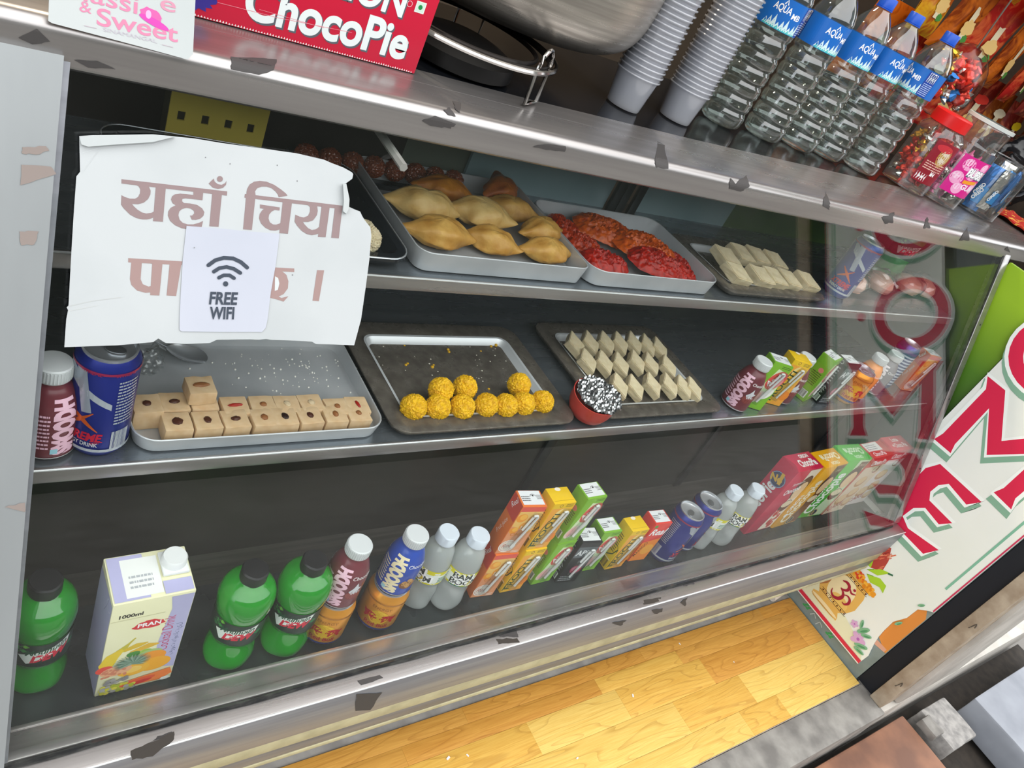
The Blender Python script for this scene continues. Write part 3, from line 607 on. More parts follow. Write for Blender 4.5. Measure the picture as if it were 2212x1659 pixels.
    if kind != 'mango_yellow':
        T.rect(-w + .003, -d + .004, w - .003, d - .001, '#ECEEEF'); T.ring(.004, .004, .005, .0009, '#2A2C2E', a0=0, a1=pi); T.disc(.004, .006, .002, '#2A2C2E', n=8); T.lines(-.019, -.006, .016, .012, 3, '#55585A', 7); T.lines(.010, -.002, .010, .010, 4, '#55585A', 8)
    F.build('front_print', root); Lp.build('side_print', root); T.build('top_print', root)
    if kind != 'red': straw(root, -.002, .020, .014, .094, -JD / 2 - .0036)
    return root
def cocoa_pie_box(kind):
    W_, D_, H_ = .107, .050, .215
    root = thing('cake_box', 'x', 'cake box'); base = {'red': '#C81C48', 'yellow': '#EFAE10', 'green': '#4FBF3B', 'cream': '#D9554C', 'pink': '#E0565E'}[kind]
    carton_body(root, 'carton', base, W_, D_, H_); w, d, h = W_ / 2, D_ / 2, H_
    F, Lp, T = Print(m_front(D_)), Print(m_left(W_)), Print(m_top(H_))
    if kind in ('red', 'yellow', 'green'):
        pic = {'red': '#EFE3CF', 'yellow': '#7B4A22', 'green': '#CFE2BC'}[kind]
        F.poly([(w - .001, .004), (w - .001, h - .004), (.004, h - .004), (.018, .11), (-.004, .004)], pic)
        F.disc(.030, .150, .026, '#4B2A16', .040); F.disc(.034, .138, .020, '#E9C79A', .030); F.disc(.030, .085, .022, '#5B341B', .022); F.disc(.030, .092, .020, '#E7D5B4', .012)
        if kind == 'red':
            for x, y in ((.022, .030), (.038, .045), (.020, .060), (.034, .018)): F.disc(x, y, .010, '#C5372F', .012); F.disc(x + .002, y + .006, .003, '#F0A99A')
            F.disc(.028, .045, .007, '#F4E6D3'); F.text('Chocopie', -.030, .132, .018, '#FFFFFF', rot=radians(12), bold=.02, fit=.058); F.text('Strawberry', -.022, .162, .010, '#FFFFFF', rot=radians(8), fit=.046)
        else:
            F.text('Chocopie', -.006, .016, .034, WHT if kind == 'green' else '#FFF6DA', rot=radians(90), bold=.03, fit=.150, res=6); F.text('ORION', -.037, .058, .016, '#FFFFFF', rot=radians(90), bold=.02, fit=.062); F.disc(-.041, .046, .007, '#FFFFFF')
            F.disc(.010, .016, .014, '#3E4A5C'); F.ring(.010, .016, .0125, .002, '#D9C07A'); F.text('1', .006, .010, .013, '#E6B94A', bold=.04)
            F.rect(.018, h - .034, w - .003, h - .010, '#6B4426'); F.text('CHOCO', .021, h - .026, .008, '#F0DFC4', fit=.026)
        Lp.text('ChocoPie', .008, .020, .030, '#FFFFFF', rot=radians(90), bold=.03, fit=.13)
        Lp.disc(0, .165, .020, '#2C3E63'); Lp.ring(0, .165, .0185, .0016, '#9BB0D0'); Lp.text('No', -.015, .153, .016, '#E8B83C', rot=radians(20), bold=.05); Lp.text('1', .004, .158, .026, '#E8B83C', rot=radians(10), bold=.06)
        tc = {'red': WHT, 'yellow': '#FBF3CF', 'green': '#D8F2CE'}[kind]
        if kind == 'red': T.text('ChocoPie', -.024, -.014, .020, tc, bold=.03, fit=.068); T.text('ORION', -.002, .010, .010, tc, bold=.03, fit=.036); T.poly([(-w + .001, d - .001), (-w + .001, -d + .001), (-.040, -d + .02)], '#A9123A')
        else: T.text('ChocoPie', .042, .012, .020, tc, rot=pi, bold=.03, fit=.078); T.text('ORION', .020, -.012, .009, tc, rot=pi, bold=.03, fit=.034)
    else:
        F.rect(-w + .001, .001, w - .001, h - .001, '#EAD3BA' if kind == 'cream' else '#EFE3E0'); F.rect(-w + .001, h - .036, w - .001, h - .001, '#D9342C' if kind == 'cream' else '#DD6A6C')
        for x, y, r in ((-.02, .055, .026), (.016, .075, .024), (.0, .120, .025), (.03, .035, .020)): F.disc(x, y, r, '#C98B4E', r * .8); F.disc(x, y + .004, r * .85, '#EBC795', r * .62)
        F.text('Choco Pie', -.036, h - .030, .017, '#FFFFFF', bold=.03, fit=.074); F.text('Lotte', .036, .150, .014, '#C23A3A', rot=radians(90), bold=.03); F.ring(.020, .165, .012, .002, '#7A5A3A')
        F.text('CAKE', -.044, .012, .016, '#B5453C', rot=radians(20), bold=.03)
        Lp.rect(-d + .001, .001, d - .001, .09, '#E6C9AF'); Lp.text('Choco Pie', .006, .10, .014, '#FFFFFF', rot=radians(90), bold=.02)
        if kind == 'cream': T.rect(-w + .004, -.004, w - .030, d - .002, '#F0EEEA'); T.lines(-.044, .0, .05, .018, 3, '#8A8D90'); T.text('ChocoPie', -.040, -.020, .012, '#FFFFFF', bold=.03, fit=.06)
        else: T.text('Lotte', -.02, .006, .013, '#F8E6E2', bold=.03, fit=.034); T.text('Choco Pie', -.028, -.014, .014, '#F8E6E2', bold=.03, fit=.062); T.disc(-.034, -.007, .004, '#F8E6E2')
    F.build('front_print', root); Lp.build('side_print', root); T.build('top_print', root); return root
def can(kind):
    if kind == 'gold': r, h = .0325, .0885
    else: r, h = .0315, .137
    root = thing('drink_can', 'x', 'drink can')
    body = [(r * .74, .002), (r * .80, 0), (r * .84, .002), (r * .96, .008), (r, .012), (r, h - .013), (r * .97, h - .010), (r * .84, h - .003)]
    m = noise_mat('gold_can', '#E0922A', '#EBA83E', 3, rough=.28, metal=.5) if kind == 'gold' else M('navy_can', '#1E2C86', .28, .35)
    lathe('body', body, m, root, 40, caps=False)
    lid = [(r * .84, h - .003), (r * .86, h), (r * .80, h + .0004), (r * .76, h - .004), (r * .70, h - .005), (.00002, h - .005)]
    l = lathe('lid', lid, alu, root, 40, caps=False)
    tab = prism_me('tab', [(.009 * cos(t) * (1 if cos(t) < 0 else 1.3), .0065 * sin(t)) for t in [2 * pi * i / 16 for i in range(16)]], .0012, lambda u, v, w: (u + .004, v, h - .0042 + w)); link('tab', tab, M('tab_steel', '#B9BDC2', .3, .9), l)
    P = Print(m_cyl(body), .008, base=.0004)
    for sgn in (0, 1):
        o = sgn * pi * r
        if kind == 'gold':
            P.disc(o, .040, .016, '#F2C12E')
            for s in (-1, 1):
                bull = [(0.002, .040), (.006, .046), (.014, .047), (.022, .044), (.026, .047), (.025, .041), (.022, .036), (.0235, .031), (.020, .030), (.017, .035), (.011, .035), (.008, .030), (.0055, .030), (.006, .036), (.001, .036)]
                P.poly([(o + s * (p[0] + .001), p[1]) for p in bull], '#C8202B')
            P.text('Red Bull', o, .018, .008, '#B9252B', align='c', bold=.02); P.text('ENERGY', o, .058, .006, '#A86A18', align='c')
        else:
            x = o - .012
            P.poly([(x - .010, .132 - .008), (x + .002, .124), (x + .012, .068), (x + .002, .066)], '#AEB7C4'); P.poly([(x - .018, .115), (x + .030, .082), (x + .030, .074), (x - .018, .104)], '#C3CAD4'); P.poly([(x - .014, .10), (x + .0, .112), (x - .020, .124), (x - .024, .118)], '#AEB7C4')
            P.stroke([(x - .012, .068), (x + .004, .056), (x + .020, .042)], [.002, .006, .001], '#E2672A'); P.stroke([(x + .014, .068), (x, .054), (x - .014, .044)], [.001, .005, .002], '#E2672A')
            P.text('XTREME', x + .002, .028, .011, '#DE2444', align='c', bold=.04, ital=.15, fit=.044); P.text('ENERGY DRINK', x + .002, .020, .0055, '#E9ECF2', align='c', bold=.02, fit=.040)
            for k in range(3): P.stroke([(x + .014, .0275 - k * .0022), (x + .026 - k * .003, .028 - k * .0022)], .001, '#D8324A')
            P.text('XTREME', x + .03, .126 - .006, .004, '#DE2444'); P.text('XTREME', x - .004, .126 - .006, .004, '#DE2444')
            P.lines(x + .034, .052, .022, .062, 14, '#C9D0E0', 4 + sgn); P.bars(x + .034, .014, .02, .028, '#E4E8EE')
    if kind != 'gold':
        P.rect(-pi * r, .0125, pi * r, .0165, '#C9CFD8'); P.rect(-pi * r, h - .0155, pi * r, h - .0125, '#A52A56')
    else: P.rect(-pi * r, .0085, pi * r, .0145, '#2A3B86'); P.rect(-pi * r, .0705, pi * r, .0735, '#B97718')
    P.build('print', root, print_mat('can_print', .25, metal=.35)); return root
def striped_can():
    r, h = .0275, .134; root = thing('drink_can', 'x', 'drink can')
    body = [(r * .8, 0), (r, .010), (r, h - .013), (r * .97, h - .010), (r * .82, h - .002)]
    lathe('body', body, M('striped_can', '#3C4C8C', .25, .6), root, 36, caps=False); lathe('lid', [(r * .82, h - .002), (r * .84, h), (r * .76, h - .004), (.00002, h - .004)], alu, root, 36, caps=False)
    P = Print(m_cyl(body), .008, base=.0004)
    for i in range(11): P.rect(-pi * r, .018 + i * .0085, pi * r, .022 + i * .0085, '#D6DCE8')
    P.rect(-pi * r, .112, pi * r, .1195, '#6A2A86'); P.build('print', root, print_mat('can_print')); return root
def shake_bottle(kind):
    root = thing('shake_bottle', 'x', 'milkshake bottle')
    col, tcol = {'maroon': ('#6E2F38', '#F2C4D6'), 'blue': ('#2148A8', '#F1E4BC'), 'orange': ('#F0902C', '#8A2F20'), 'grey': ('#7E7B80', '#F4EEF2')}[kind]
    prof = smooth_prof([(.022, 0), (.0275, .004), (.0285, .011), (.0282, .036), (.0286, .054), (.0270, .070), (.0215, .086), (.0165, .094), (.0160, .099)], 3)
    lathe('bottle', prof, M('sleeve_' + kind, col, .3, coat=.3), root, 36)
    cp = lathe('cap', [(.0168, .098), (.0178, .0995), (.0178, .1145), (.0165, .116), (.00002, .116)], M('cap_white', '#DCDFE0', .4), root, 36, caps=False)
    bm = bmesh.new()
    for i in range(36): a = 2 * pi * i / 36; box_bm(.0176, .0183, -.0006, .0006, .1005, .1135, 0, bm=bm); bmesh.ops.rotate(bm, cent=(0, 0, 0), matrix=Matrix.Rotation(2 * pi / 36, 3, 'Z'), verts=bm.verts)
    link('cap_ridges', frombm('cap_ridges', bm), M('cap_white'), cp, smooth=False)
    P = Print(m_cyl(prof), .006, base=.0004)
    for o in (-.010, -.010 + pi * .0286):
        P.text('SMOODH', o + .008, .010, .0200, tcol, rot=radians(90), bold=.07, fit=.074); P.lines(o - .034, .018, .018, .05, 9, tcol, 3)
        if kind == 'maroon': P.disc(o + .024, .036, .013, '#8E4440', .009); P.poly([(o + .014, .044), (o + .020, .052), (o + .024, .062), (o + .027, .052), (o + .034, .050), (o + .028, .044), (o + .036, .038), (o + .020, .036)], '#D8DADF'); P.disc(o + .025, .030, .012, '#7A3230', .005)
        if kind == 'blue':
            P.disc(o + .024, .030, .013, '#7A4A2A', .009)
            for x, y in ((.018, .034), (.026, .040), (.032, .033), (.024, .029)): P.disc(o + x, y, .006, '#C9995A', .0042, a=x * 90)
        P.text('Chocolate', o + .013, .068, .006, '#FFFFFF', ital=.2); P.rect(o - .014, .012, o - .007, .019, '#9FD3E2')
    P.rect(-pi * .0286, .004, pi * .0286, .0065, '#D9D5D6'); P.build('label_print', root, print_mat('sleeve_print', .35)); return root
def lime_soda():
    root = thing('soda_bottle', 'x', 'soda bottle')
    prof = smooth_prof([(.026, 0), (.0325, .004), (.0342, .020), (.0312, .044), (.0308, .057), (.0328, .064), (.0338, .076), (.0342, .108), (.0348, .114), (.0364, .126), (.0366, .140), (.0325, .155), (.0215, .166), (.0145, .170), (.0140, .178)], 4)
    mt = clear_mat('green_soda', (.34, .92, .34), .03, .05, 1.7, white=.60, wcol='#36DE42')
    lathe('bottle', prof, mt, root, 40, wob=lambda a, z: 1 + (.018 * sin(5 * a + z * 90) if z < .075 else 0))
    lathe('cap', [(.0150, .170), (.0170, .171), (.0172, .187), (.0155, .189), (.00002, .189)], M('black_cap', '#16181A', .4), root, 36, caps=False, wob=lambda a, z: 1 + .015 * sin(30 * a))
    P = Print(m_cyl(prof), .006, base=.0008)
    R_ = .0366
    P.rect(-pi * R_, .066, pi * R_, .1125, '#0F2A20')
    for o in (0, pi * R_):
        for x, y, s, c in ((-.030, .104, .006, '#2E8B3E'), (-.022, .108, .005, '#6CBF3A'), (-.034, .096, .006, '#1F6B3A'), (-.024, .099, .005, '#2E8B3E'), (.032, .092, .007, '#1F7A46')): P.poly([(o + x - s, y), (o + x, y + s * .7), (o + x + s, y), (o + x, y - s * .7)], c)
        P.poly([(o - .030, .090), (o + .030, .110), (o + .027, .098), (o - .020, .0735)], '#E6EFE8')
        P.text('Mountain', o - .022, .0905, .0105, '#0B4A2E', rot=.16, ital=.35, bold=.03, fit=.047); P.text('DEW', o - .016, .0770, .0130, '#D21F3C', rot=.16, ital=.4, bold=.06, fit=.042)
    P.build('label_print', root, print_mat('label_matte', .4)); return root
def cloudy_bottle():
    root = thing('lemon_bottle', 'x', 'drink bottle')
    prof = smooth_prof([(.022, 0), (.027, .004), (.0285, .016), (.0275, .040), (.0262, .060), (.0275, .072), (.0278, .096), (.0270, .112), (.0230, .134), (.0145, .148), (.0138, .156)], 4)
    lathe('bottle', prof, clear_mat('cloudy_drink', (.85, .90, .90), .05, .05, 1.3, white=.66, wcol='#F0F5F4'), root, 36, wob=lambda a, z: 1 + (.03 * sin(a * 3 + z * 130) if z < .06 else 0))
    lathe('cap', [(.0150, .150), (.0172, .151), (.0172, .168), (.0158, .170), (.00002, .170)], M('cap_blue_white', '#DDE6F0', .35), root, 36, caps=False, wob=lambda a, z: 1 + .012 * sin(32 * a))
    P = Print(m_cyl(prof), .006, base=.0006); R_ = .0285
    P.rect(-pi * R_, .070, pi * R_, .100, '#E9EDE6'); P.rect(-pi * R_, .094, pi * R_, .103, '#DDD41E'); P.rect(-pi * R_, .070, pi * R_, .074, '#DDD41E')
    for o in (.002, .002 + pi * R_):
        P.text('BAM', o - .012, .087, .012, '#FFFFFF', bold=.13, rot=.06); P.text('BOOM', o - .014, .073, .012, '#FFFFFF', bold=.13, rot=.06)
        P.text('BAM', o - .012, .087, .012, '#22302A', bold=.03, rot=.06); P.text('BOOM', o - .014, .073, .012, '#22302A', bold=.03, rot=.06); P.poly([(o + .016, .074), (o + .024, .080), (o + .020, .086)], '#F0D21E'); P.rect(o - .014, .0695, o + .018, .0715, '#1F7A56'); P.lines(o - .042, .076, .02, .014, 3, '#3A8A5A', 4)
    P.build('label_print', root, print_mat('label_matte')); return root
def fruit_carton():
    W_, D_, H_ = .090, .062, .190; root = thing('fruit_juice_carton', 'tall cream and lavender fruit cocktail carton with a white screw cap', 'juice carton')
    b = link('carton', frombm('carton', box_bm(-W_ / 2, W_ / 2, -D_ / 2, D_ / 2, 0, H_, .0015)), M('card_cream', '#EFECC4', .3, coat=.2), root)
    for v in b.data.vertices:
        if v.co.z > H_ * .9 and v.co.y < 0: v.co.z += .004
        if v.co.z > H_ * .9 and v.co.y > 0: v.co.z += .010
    w, d, h = W_ / 2, D_ / 2, H_
    F, Lp, T = Print(m_front(D_)), Print(m_left(W_)), Print(lambda u, v, e: (u, v, H_ + .007 + (v / D_) * .006 + .0006 + e))
    LAV = '#B9B7DC'
    F.poly([(w - .001, .030), (w - .001, h), (.018, h), (.022, .165), (.016, .10), (.016, .040)], LAV); F.rect(-w + .001, .160, w - .030, .1615, '#D9D6AC')
    F.text('1000ml', -.036, .165, .0065, '#2B2B20', bold=.03)
    F.disc(.0, .142, .018, '#D8232F', .008, wob=.3, seed=4, n=28); F.text('PRAN', .0, .1385, .0075, '#FFFFFF', bold=.03, align='c', fit=.026)
    F.text('Fruit Cocktail Drink', .029, .048, .0125, '#C23A6A', rot=radians(90), sx=.62, fit=.102); F.text('فروت كوكتيل', .038, .060, .006, '#5A5F8A', rot=radians(90), fit=.07)
    F.stroke([(-.012, .118), (-.018, .108), (-.026, .094)], [.002, .003, .012], '#C7B92E'); F.stroke([(-.024, .098), (-.034, .086), (-.039, .070), (-.040, .058)], [.006, .016, .018, .010], '#E8C81F'); F.stroke([(-.022, .094), (-.008, .100), (.004, .102)], [.006, .010, .002], '#DDB81E'); F.stroke([(-.014, .086), (.006, .094), (.018, .094)], [.006, .011, .002], '#E2B326')
    F.disc(-.010, .082, .008, '#3F8A2E', .006); F.disc(.004, .082, .007, '#9AC23A', .005); F.disc(.010, .076, .014, '#A9C27A', .008)
    F.disc(.012, .066, .018, '#F39A1C', .013); F.disc(.018, .048, .020, '#F6AE2A', .015); F.disc(-.006, .046, .019, '#F5B83A', .014); F.disc(-.006, .046, .010, '#F8CE6A', .007)
    F.disc(-.040, .060, .010, '#E2483A', .008); F.disc(-.026, .052, .018, '#EDB48A', .011)
    for i in range(30): q = random.Random(i); F.disc(-.030 + q.uniform(-.014, .016), .050 + q.uniform(-.010, .008), .0022, '#D9896A', n=7)
    for i in range(26): a = pi * (i / 25) * 1.5 - .8; F.stroke([(-.010, .062), (-.010 + .022 * cos(a), .066 + .017 * sin(a))], [.005, .0004], ['#6E8E78', '#8FA894', '#4F7460'][i % 3])
    F.poly([(-.01, .022), (.040, .030), (.044, .016), (.030, .006), (.0, .008)], '#EE7F38'); F.disc(.002, .016, .022, '#E25A32', .006, a=.15); F.disc(.004, .012, .016, '#CC2E26', .004, a=.15)
    for i in range(46): q = random.Random(50 + i); F.disc(-.041 + q.random() * .040, .004 + q.random() * .016, .0034, q.choice(['#C9C22E', '#AEB82A', '#DDD24A']) if q.random() < .7 else '#A8A6A2', n=9)
    for i in range(16): q = random.Random(90 + i); F.disc(-.038 + q.random() * .026, .026 + q.random() * .010, .003, q.choice(['#8E8C8C', '#A5A3A0']), n=8)
    F.disc(.036, .008, .006, '#E6EAE4', .004)
    Lp.rect(-d + .001, .001, d - .001, h - .001, LAV); Lp.stroke([(.004, .150), (.012, .170), (.014, .182)], .001, '#8E8CB8'); Lp.ring(.018, .176, .008, .001, '#DAD9EC')
    T.rect(-w + .002, -d + .002, -.005, d - .002, LAV); T.rect(-.030, -.026, .010, .024, '#F1F2EE'); T.lines(-.024, -.016, .026, .020, 3, '#B5B8BC')
    T.rect(w - .034, -d + .002, w - .002, -.012, LAV)
    F.build('front_print', root); Lp.build('side_print', root); T.build('top_print', root)
    cb = box('cap_base', .012, .042, -.008, .026, h + .008, h + .013, white_pl, root, bev=.002)
    lathe('cap', [(.0145, h + .012), (.0145, h + .022), (.0130, h + .0245), (.00002, h + .0245)], white_pl, root, 32, caps=False, wob=lambda a, z: 1 + .01 * sin(28 * a), loc=(.027, .009, 0))
    return root

# ------------------------------------------------------------------ bottom shelf, from the post to the banner
def put(proto, first, loc, rz, label, group=None, cat=None):
    o = proto if first else copy_tree(proto)
    place(o, loc, rz); o['label'] = label
    if group: o['group'] = group
    elif 'group' in o: del o['group']
    if cat: o['category'] = cat
    return o
P_ = {}
def good(kind, maker, top, z0, H_, label, group=None, rz=None, extra=0.0, loc=None):
    first = kind not in P_
    if first: P_[kind] = maker()
    p = loc or at(top[0], top[1], z0 + H_); p = Vector((p[0], p[1], z0))
    p.y = max(p.y, {BZ: .556, S2: .669, S1: .768}.get(z0, 0)); p.z += .0006
    return put(P_[kind], first, p, face_cam(p, extra) if rz is None else rz, label, group)
G_S = 'green soda bottles on the bottom shelf'
good('soda', lime_soda, None, BZ, .189, 'green soda bottle with black cap beside the steel corner post', G_S, extra=.25, loc=(.1135, .590))
good('soda', lime_soda, (553, 1228), BZ, .189, 'green soda bottle with black cap next to the fruit carton', G_S, extra=.1)
good('soda', lime_soda, (682, 1208), BZ, .189, 'green soda bottle beside the stacked maroon milkshake', G_S, extra=.1)
fc = fruit_carton(); place(fc, (.2165, .5690, BZ + .0006), radians(1.5))
for k, (tx, ty, kd, lab) in enumerate([(779, 1176, 'maroon', 'maroon'), (902, 1153, 'blue', 'blue')]):
    p = at(tx, ty, BZ + .0885 + .116); p.y = max(p.y, .560)
    good('gold_can', lambda: can('gold'), None, BZ, 0, 'gold drink can with red bulls under the %s milkshake' % lab, 'gold drink cans', loc=p, extra=.2)
    good('shake_' + kd, lambda: shake_bottle(kd), None, BZ + .0895, 0, '%s milkshake bottle standing on a gold can' % lab, 'milkshake bottles', loc=p, extra=.35)
G_B = 'cloudy lemon drink bottles on the bottom shelf'
good('bam', cloudy_bottle, (971, 1148), BZ, .170, 'cloudy bottle with yellow label beside the blue milkshake', G_B, extra=-.9)
good('bam', cloudy_bottle, (1038, 1154), BZ, .170, 'cloudy bottle beside the stacked orange juice cartons', G_B, extra=.2)
def juices(kind, pos, z, label, rz=0.0): return good('j_' + kind, lambda: juice(kind), None, z, 0, label, 'small juice cartons', rz=rz, loc=pos)
juices('orange', (0.7760, 0.5690), BZ, 'orange juice carton with straw, lower of its stack', radians(-5)); juices('orange', (.7740, .5710), BZ + JH + .0012, 'orange juice carton with straw, upper of its stack', radians(-8))
juices('mango_yellow', (0.8370, 0.5670), BZ, 'yellow mango carton with straw, lower of its stack', radians(-1)); juices('mango_yellow', (.8350, .5690), BZ + JH + .0012, 'yellow mango carton with straw, upper of its stack', radians(-2))
juices('guava_green', (0.9080, 0.5690), BZ, 'green juice carton with straw, lower of its stack', radians(1)); juices('guava_green', (.9070, .5700), BZ + JH + .0012, 'green juice carton with straw, upper of its stack', radians(1))
juices('black', (0.9654, 0.5594), BZ, 'black juice carton with white straw on the bottom shelf', radians(-8))
juices('guava_green', (1.0258, 0.5727), BZ, 'single green juice carton beside the black one', radians(-2)); juices('mango_yellow', (1.0943, 0.5645), BZ, 'single yellow mango carton beside the red carton', radians(-1)); juices('red', (1.1658, 0.5695), BZ, 'red and orange mango juice carton beside the navy cans', radians(-4))
G_N = 'navy energy drink cans'
good('navy', lambda: can('navy'), (1496, 1103), BZ, .137, 'front navy energy can beside the red mango carton', G_N, extra=-1.4)
good('navy', lambda: can('navy'), (1537, 1081), BZ, .137, 'navy energy can standing behind its front twin', G_N, extra=-1.1)
good('bam', cloudy_bottle, (1592, 1058), BZ, .170, 'cloudy bottle with yellow label behind the navy cans', G_B, extra=-1.0)
good('bam', cloudy_bottle, (1639, 1054), BZ, .170, 'cloudy bottle touching the crimson cake box', G_B, extra=.25)
for kd, x, y, rz, lab in (('red', 1.546, .567, 2, 'crimson cake box with a round number one badge'), ('yellow', 1.653, .567, 3, 'golden yellow cake box beside the crimson one'), ('green', 1.768, .574, -3, 'bright green cake box between yellow and cream boxes'), ('cream', 1.878, .572, 2, 'cream and red cake box with a white top sticker'), ('pink', 1.998, .582, 0, 'pinkish red cake box in the corner by the upright')):
    place(cocoa_pie_box(kd), (x * 1.0255, y * 1.0255, BZ + .0006), radians(rz)); [o for o in COL.objects if o.get('category') == 'cake box'][-1]['label'] = lab
for o in COL.objects:
    if o.get('category') == 'cake box': o['group'] = 'cake boxes standing on end'

# ------------------------------------------------------------------ middle and upper shelf drinks
good('shake_maroon', None, (118, 786), S2, .116, 'maroon milkshake bottle on the middle shelf beside the post', 'milkshake bottles', extra=1.0)
good('navy', None, None, S2, 0, 'navy energy can under the white sign beside the sweets', G_N, loc=at(207, 950, S2), extra=-.25)
good('shake_maroon', None, (1658, 784), S2, .116, 'maroon milkshake bottle at the end of the barfi trays', 'milkshake bottles', extra=.25)
juices('guava_green', at(1692, 782, S2 + JH), S2, 'green juice carton behind the middle shelf milkshake', radians(-24)); juices('mango_yellow', at(1729, 772, S2 + JH), S2, 'yellow mango carton on the middle shelf', radians(-22))
good('shake_maroon', None, (1748, 770), S2, .116, 'maroon milkshake bottle half hidden by the middle shelf yellow carton', 'milkshake bottles', extra=.3)
juices('guava_green', at(1800, 768, S2 + JH), S2, 'green juice carton turned sideways on the middle shelf', radians(14)); juices('black', at(1838, 778, S2 + JH), S2, 'black juice carton beside the middle shelf gold can', radians(-5))
good('gold_can', None, (1868, 797), S2, .0885, 'gold drink can alone on the middle shelf', 'gold drink cans', extra=.5)
good('shake_orange', lambda: shake_bottle('orange'), (1907, 770), S2, .116, 'orange milkshake bottle on the middle shelf', 'milkshake bottles', extra=.35)
good('shake_grey', lambda: shake_bottle('grey'), (1940, 764), S2, .116, 'grey milkshake bottle behind the orange one', 'milkshake bottles', extra=.35)
good('striped', striped_can, (1972, 742), S2, .134, 'slim striped white and blue can with purple neck', extra=.2)
juices('orange', at(2014, 762, S2 + JH), S2, 'orange juice carton at the end of the middle shelf', radians(-12))
good('navy', None, None, S1, 0, 'navy energy can on the upper shelf beside the barfi', G_N, loc=at(1800, 632, S1), extra=.25)
good('soda', None, None, S1, 0, 'green soda bottle at the far end of the upper shelf', G_S, loc=(2.0, .90), extra=.3)
# wrapped buns at the far end of the upper shelf
bun_m = noise_mat('pink_bun', '#E6A48F', '#EFBBA6', 14, rough=.5, sss=.15)
for i, (px, py) in enumerate([(1865, 615), (1925, 618), (1985, 622), (2016, 627)]):
    c = at(px, py, S1 + .03); bt = thing('wrapped_bun', ['pinkish bun in clear wrap beside the upper navy can', 'pinkish wrapped bun, second from the upper navy can', 'pinkish wrapped bun, third from the upper navy can', 'pinkish wrapped bun at the glass corner'][i], 'bun', (c.x, c.y + .03, S1 + .0006), 0, 'wrapped buns')
    link('bun', lathe_me('bun', [(.02, 0), (.034, .006), (.037, .020), (.030, .034), (.016, .041), (.0005, .043)], 24, False), bun_m, bt)
    q = random.Random(i); bm = bmesh.new(); bmesh.ops.create_icosphere(bm, subdivisions=3, radius=1)
    for v in bm.verts:
        n_ = v.co.normalized(); k = 1.12 + .16 * noise.noise(n_ * 5 + Vector((i * 3, 0, 0))) * (1.6 if n_.z > .2 else .6); v.co = Vector((n_.x * .038 * k, n_.y * .038 * k, .024 + n_.z * .026 * k))
        if v.co.z < .001: v.co.z = .001
    link('wrapper', frombm('wrapper', bm), clear_mat('crinkled_wrap', (.96, .97, .97), .12, .06, 2.2), bt, angle=15)
# ================================================================== trays of sweets and snacks
def rrect(x0, x1, y0, y1, r, k=6):
    p = []
    for cx_, cy_, a in ((x1 - r, y1 - r, 0), (x0 + r, y1 - r, pi / 2), (x0 + r, y0 + r, pi), (x1 - r, y0 + r, 3 * pi / 2)):
        for i in range(k + 1): t = a + pi / 2 * i / k; p.append((cx_ + r * cos(t), cy_ + r * sin(t)))
    return p
def tray_me(w, d, r, rings, k=6):
    v, f = [], []; n = 4 * (k + 1)
    for ins, z in rings:
        for p in rrect(ins, w - ins, ins, d - ins, max(r - ins, .004), k): v.append((p[0], p[1], z))
    for i in range(len(rings) - 1):
        for j in range(n): j2 = (j + 1) % n; f.append((i * n + j, i * n + j2, (i + 1) * n + j2, (i + 1) * n + j))
    f.append(tuple((len(rings) - 1) * n + j for j in range(n))); f.append(tuple(range(n - 1, -1, -1)))
    return pydata('tray', v, f)
alu_tray = noise_mat('aluminium_tray', '#C6C8CA', '#B6B9BC', 14, (1, 1, 1), .36, .35, .02, rough2=.44)
dark_tray_m = noise_mat('dark_tin_tray', '#807970', '#655E56', 60, rough=.26, metal=.45, bump=.0, rough2=.36)
black_tray_m = noise_mat('black_tray', '#1E2126', '#2B2F35', 10, rough=.12, metal=.3, bump=.02)
ALU = lambda h: [(.007, 0), (.004, .002), (0, h - .001), (0, h), (.0012, h + .0008), (.0024, h), (.006, .004), (.010, .0018)]
DARK = [(.006, .004), (0, .012), (0, .0145), (.0015, .0152), (.020, .0140), (.030, .0135), (.034, .011), (.042, .0025)]
def tray(x0, x1, y0, y1, z, r, rings, mat, label, well=None):
    t = thing('tray', label, 'tray', (x0, y0, z + .0006)); w, d = x1 - x0, y1 - y0
    link('pan', tray_me(w, d, r, rings), mat, t, angle=30)
    if mat is dark_tray_m:                                         # inner wall with a painted sky reflection, and the row of flange beads
        iw = link('inner_wall', tray_me(w - .060, d - .060, .020, [(0, .0140), (.004, .0135), (.0125, .0032), (.013, .0030)]), M('tray_wall_sheen', '#DDE0E2', .3, .35), t, loc=(.030, .030, .0003))
        me = iw.data; bm = bmesh.new(); bm.from_mesh(me); bm.faces.ensure_lookup_table(); bmesh.ops.delete(bm, geom=[q for q in bm.faces if len(q.verts) > 4], context='FACES_ONLY'); bm.to_mesh(me); bm.free()
        bm = bmesh.new(); n = int(w / .011)
        for s in (0, 1):
            for i in range(1, n):
                q = bmesh.ops.create_icosphere(bm, subdivisions=1, radius=.0022, matrix=Matrix.Translation((i * w / n, .014 if s == 0 else d - .014, .0138)) @ Matrix.Diagonal((1, 1, .5, 1)))
        o = link('bead_row', frombm('bead_row', bm), dark_tray_m, t); o['kind'] = 'stuff'
    return t
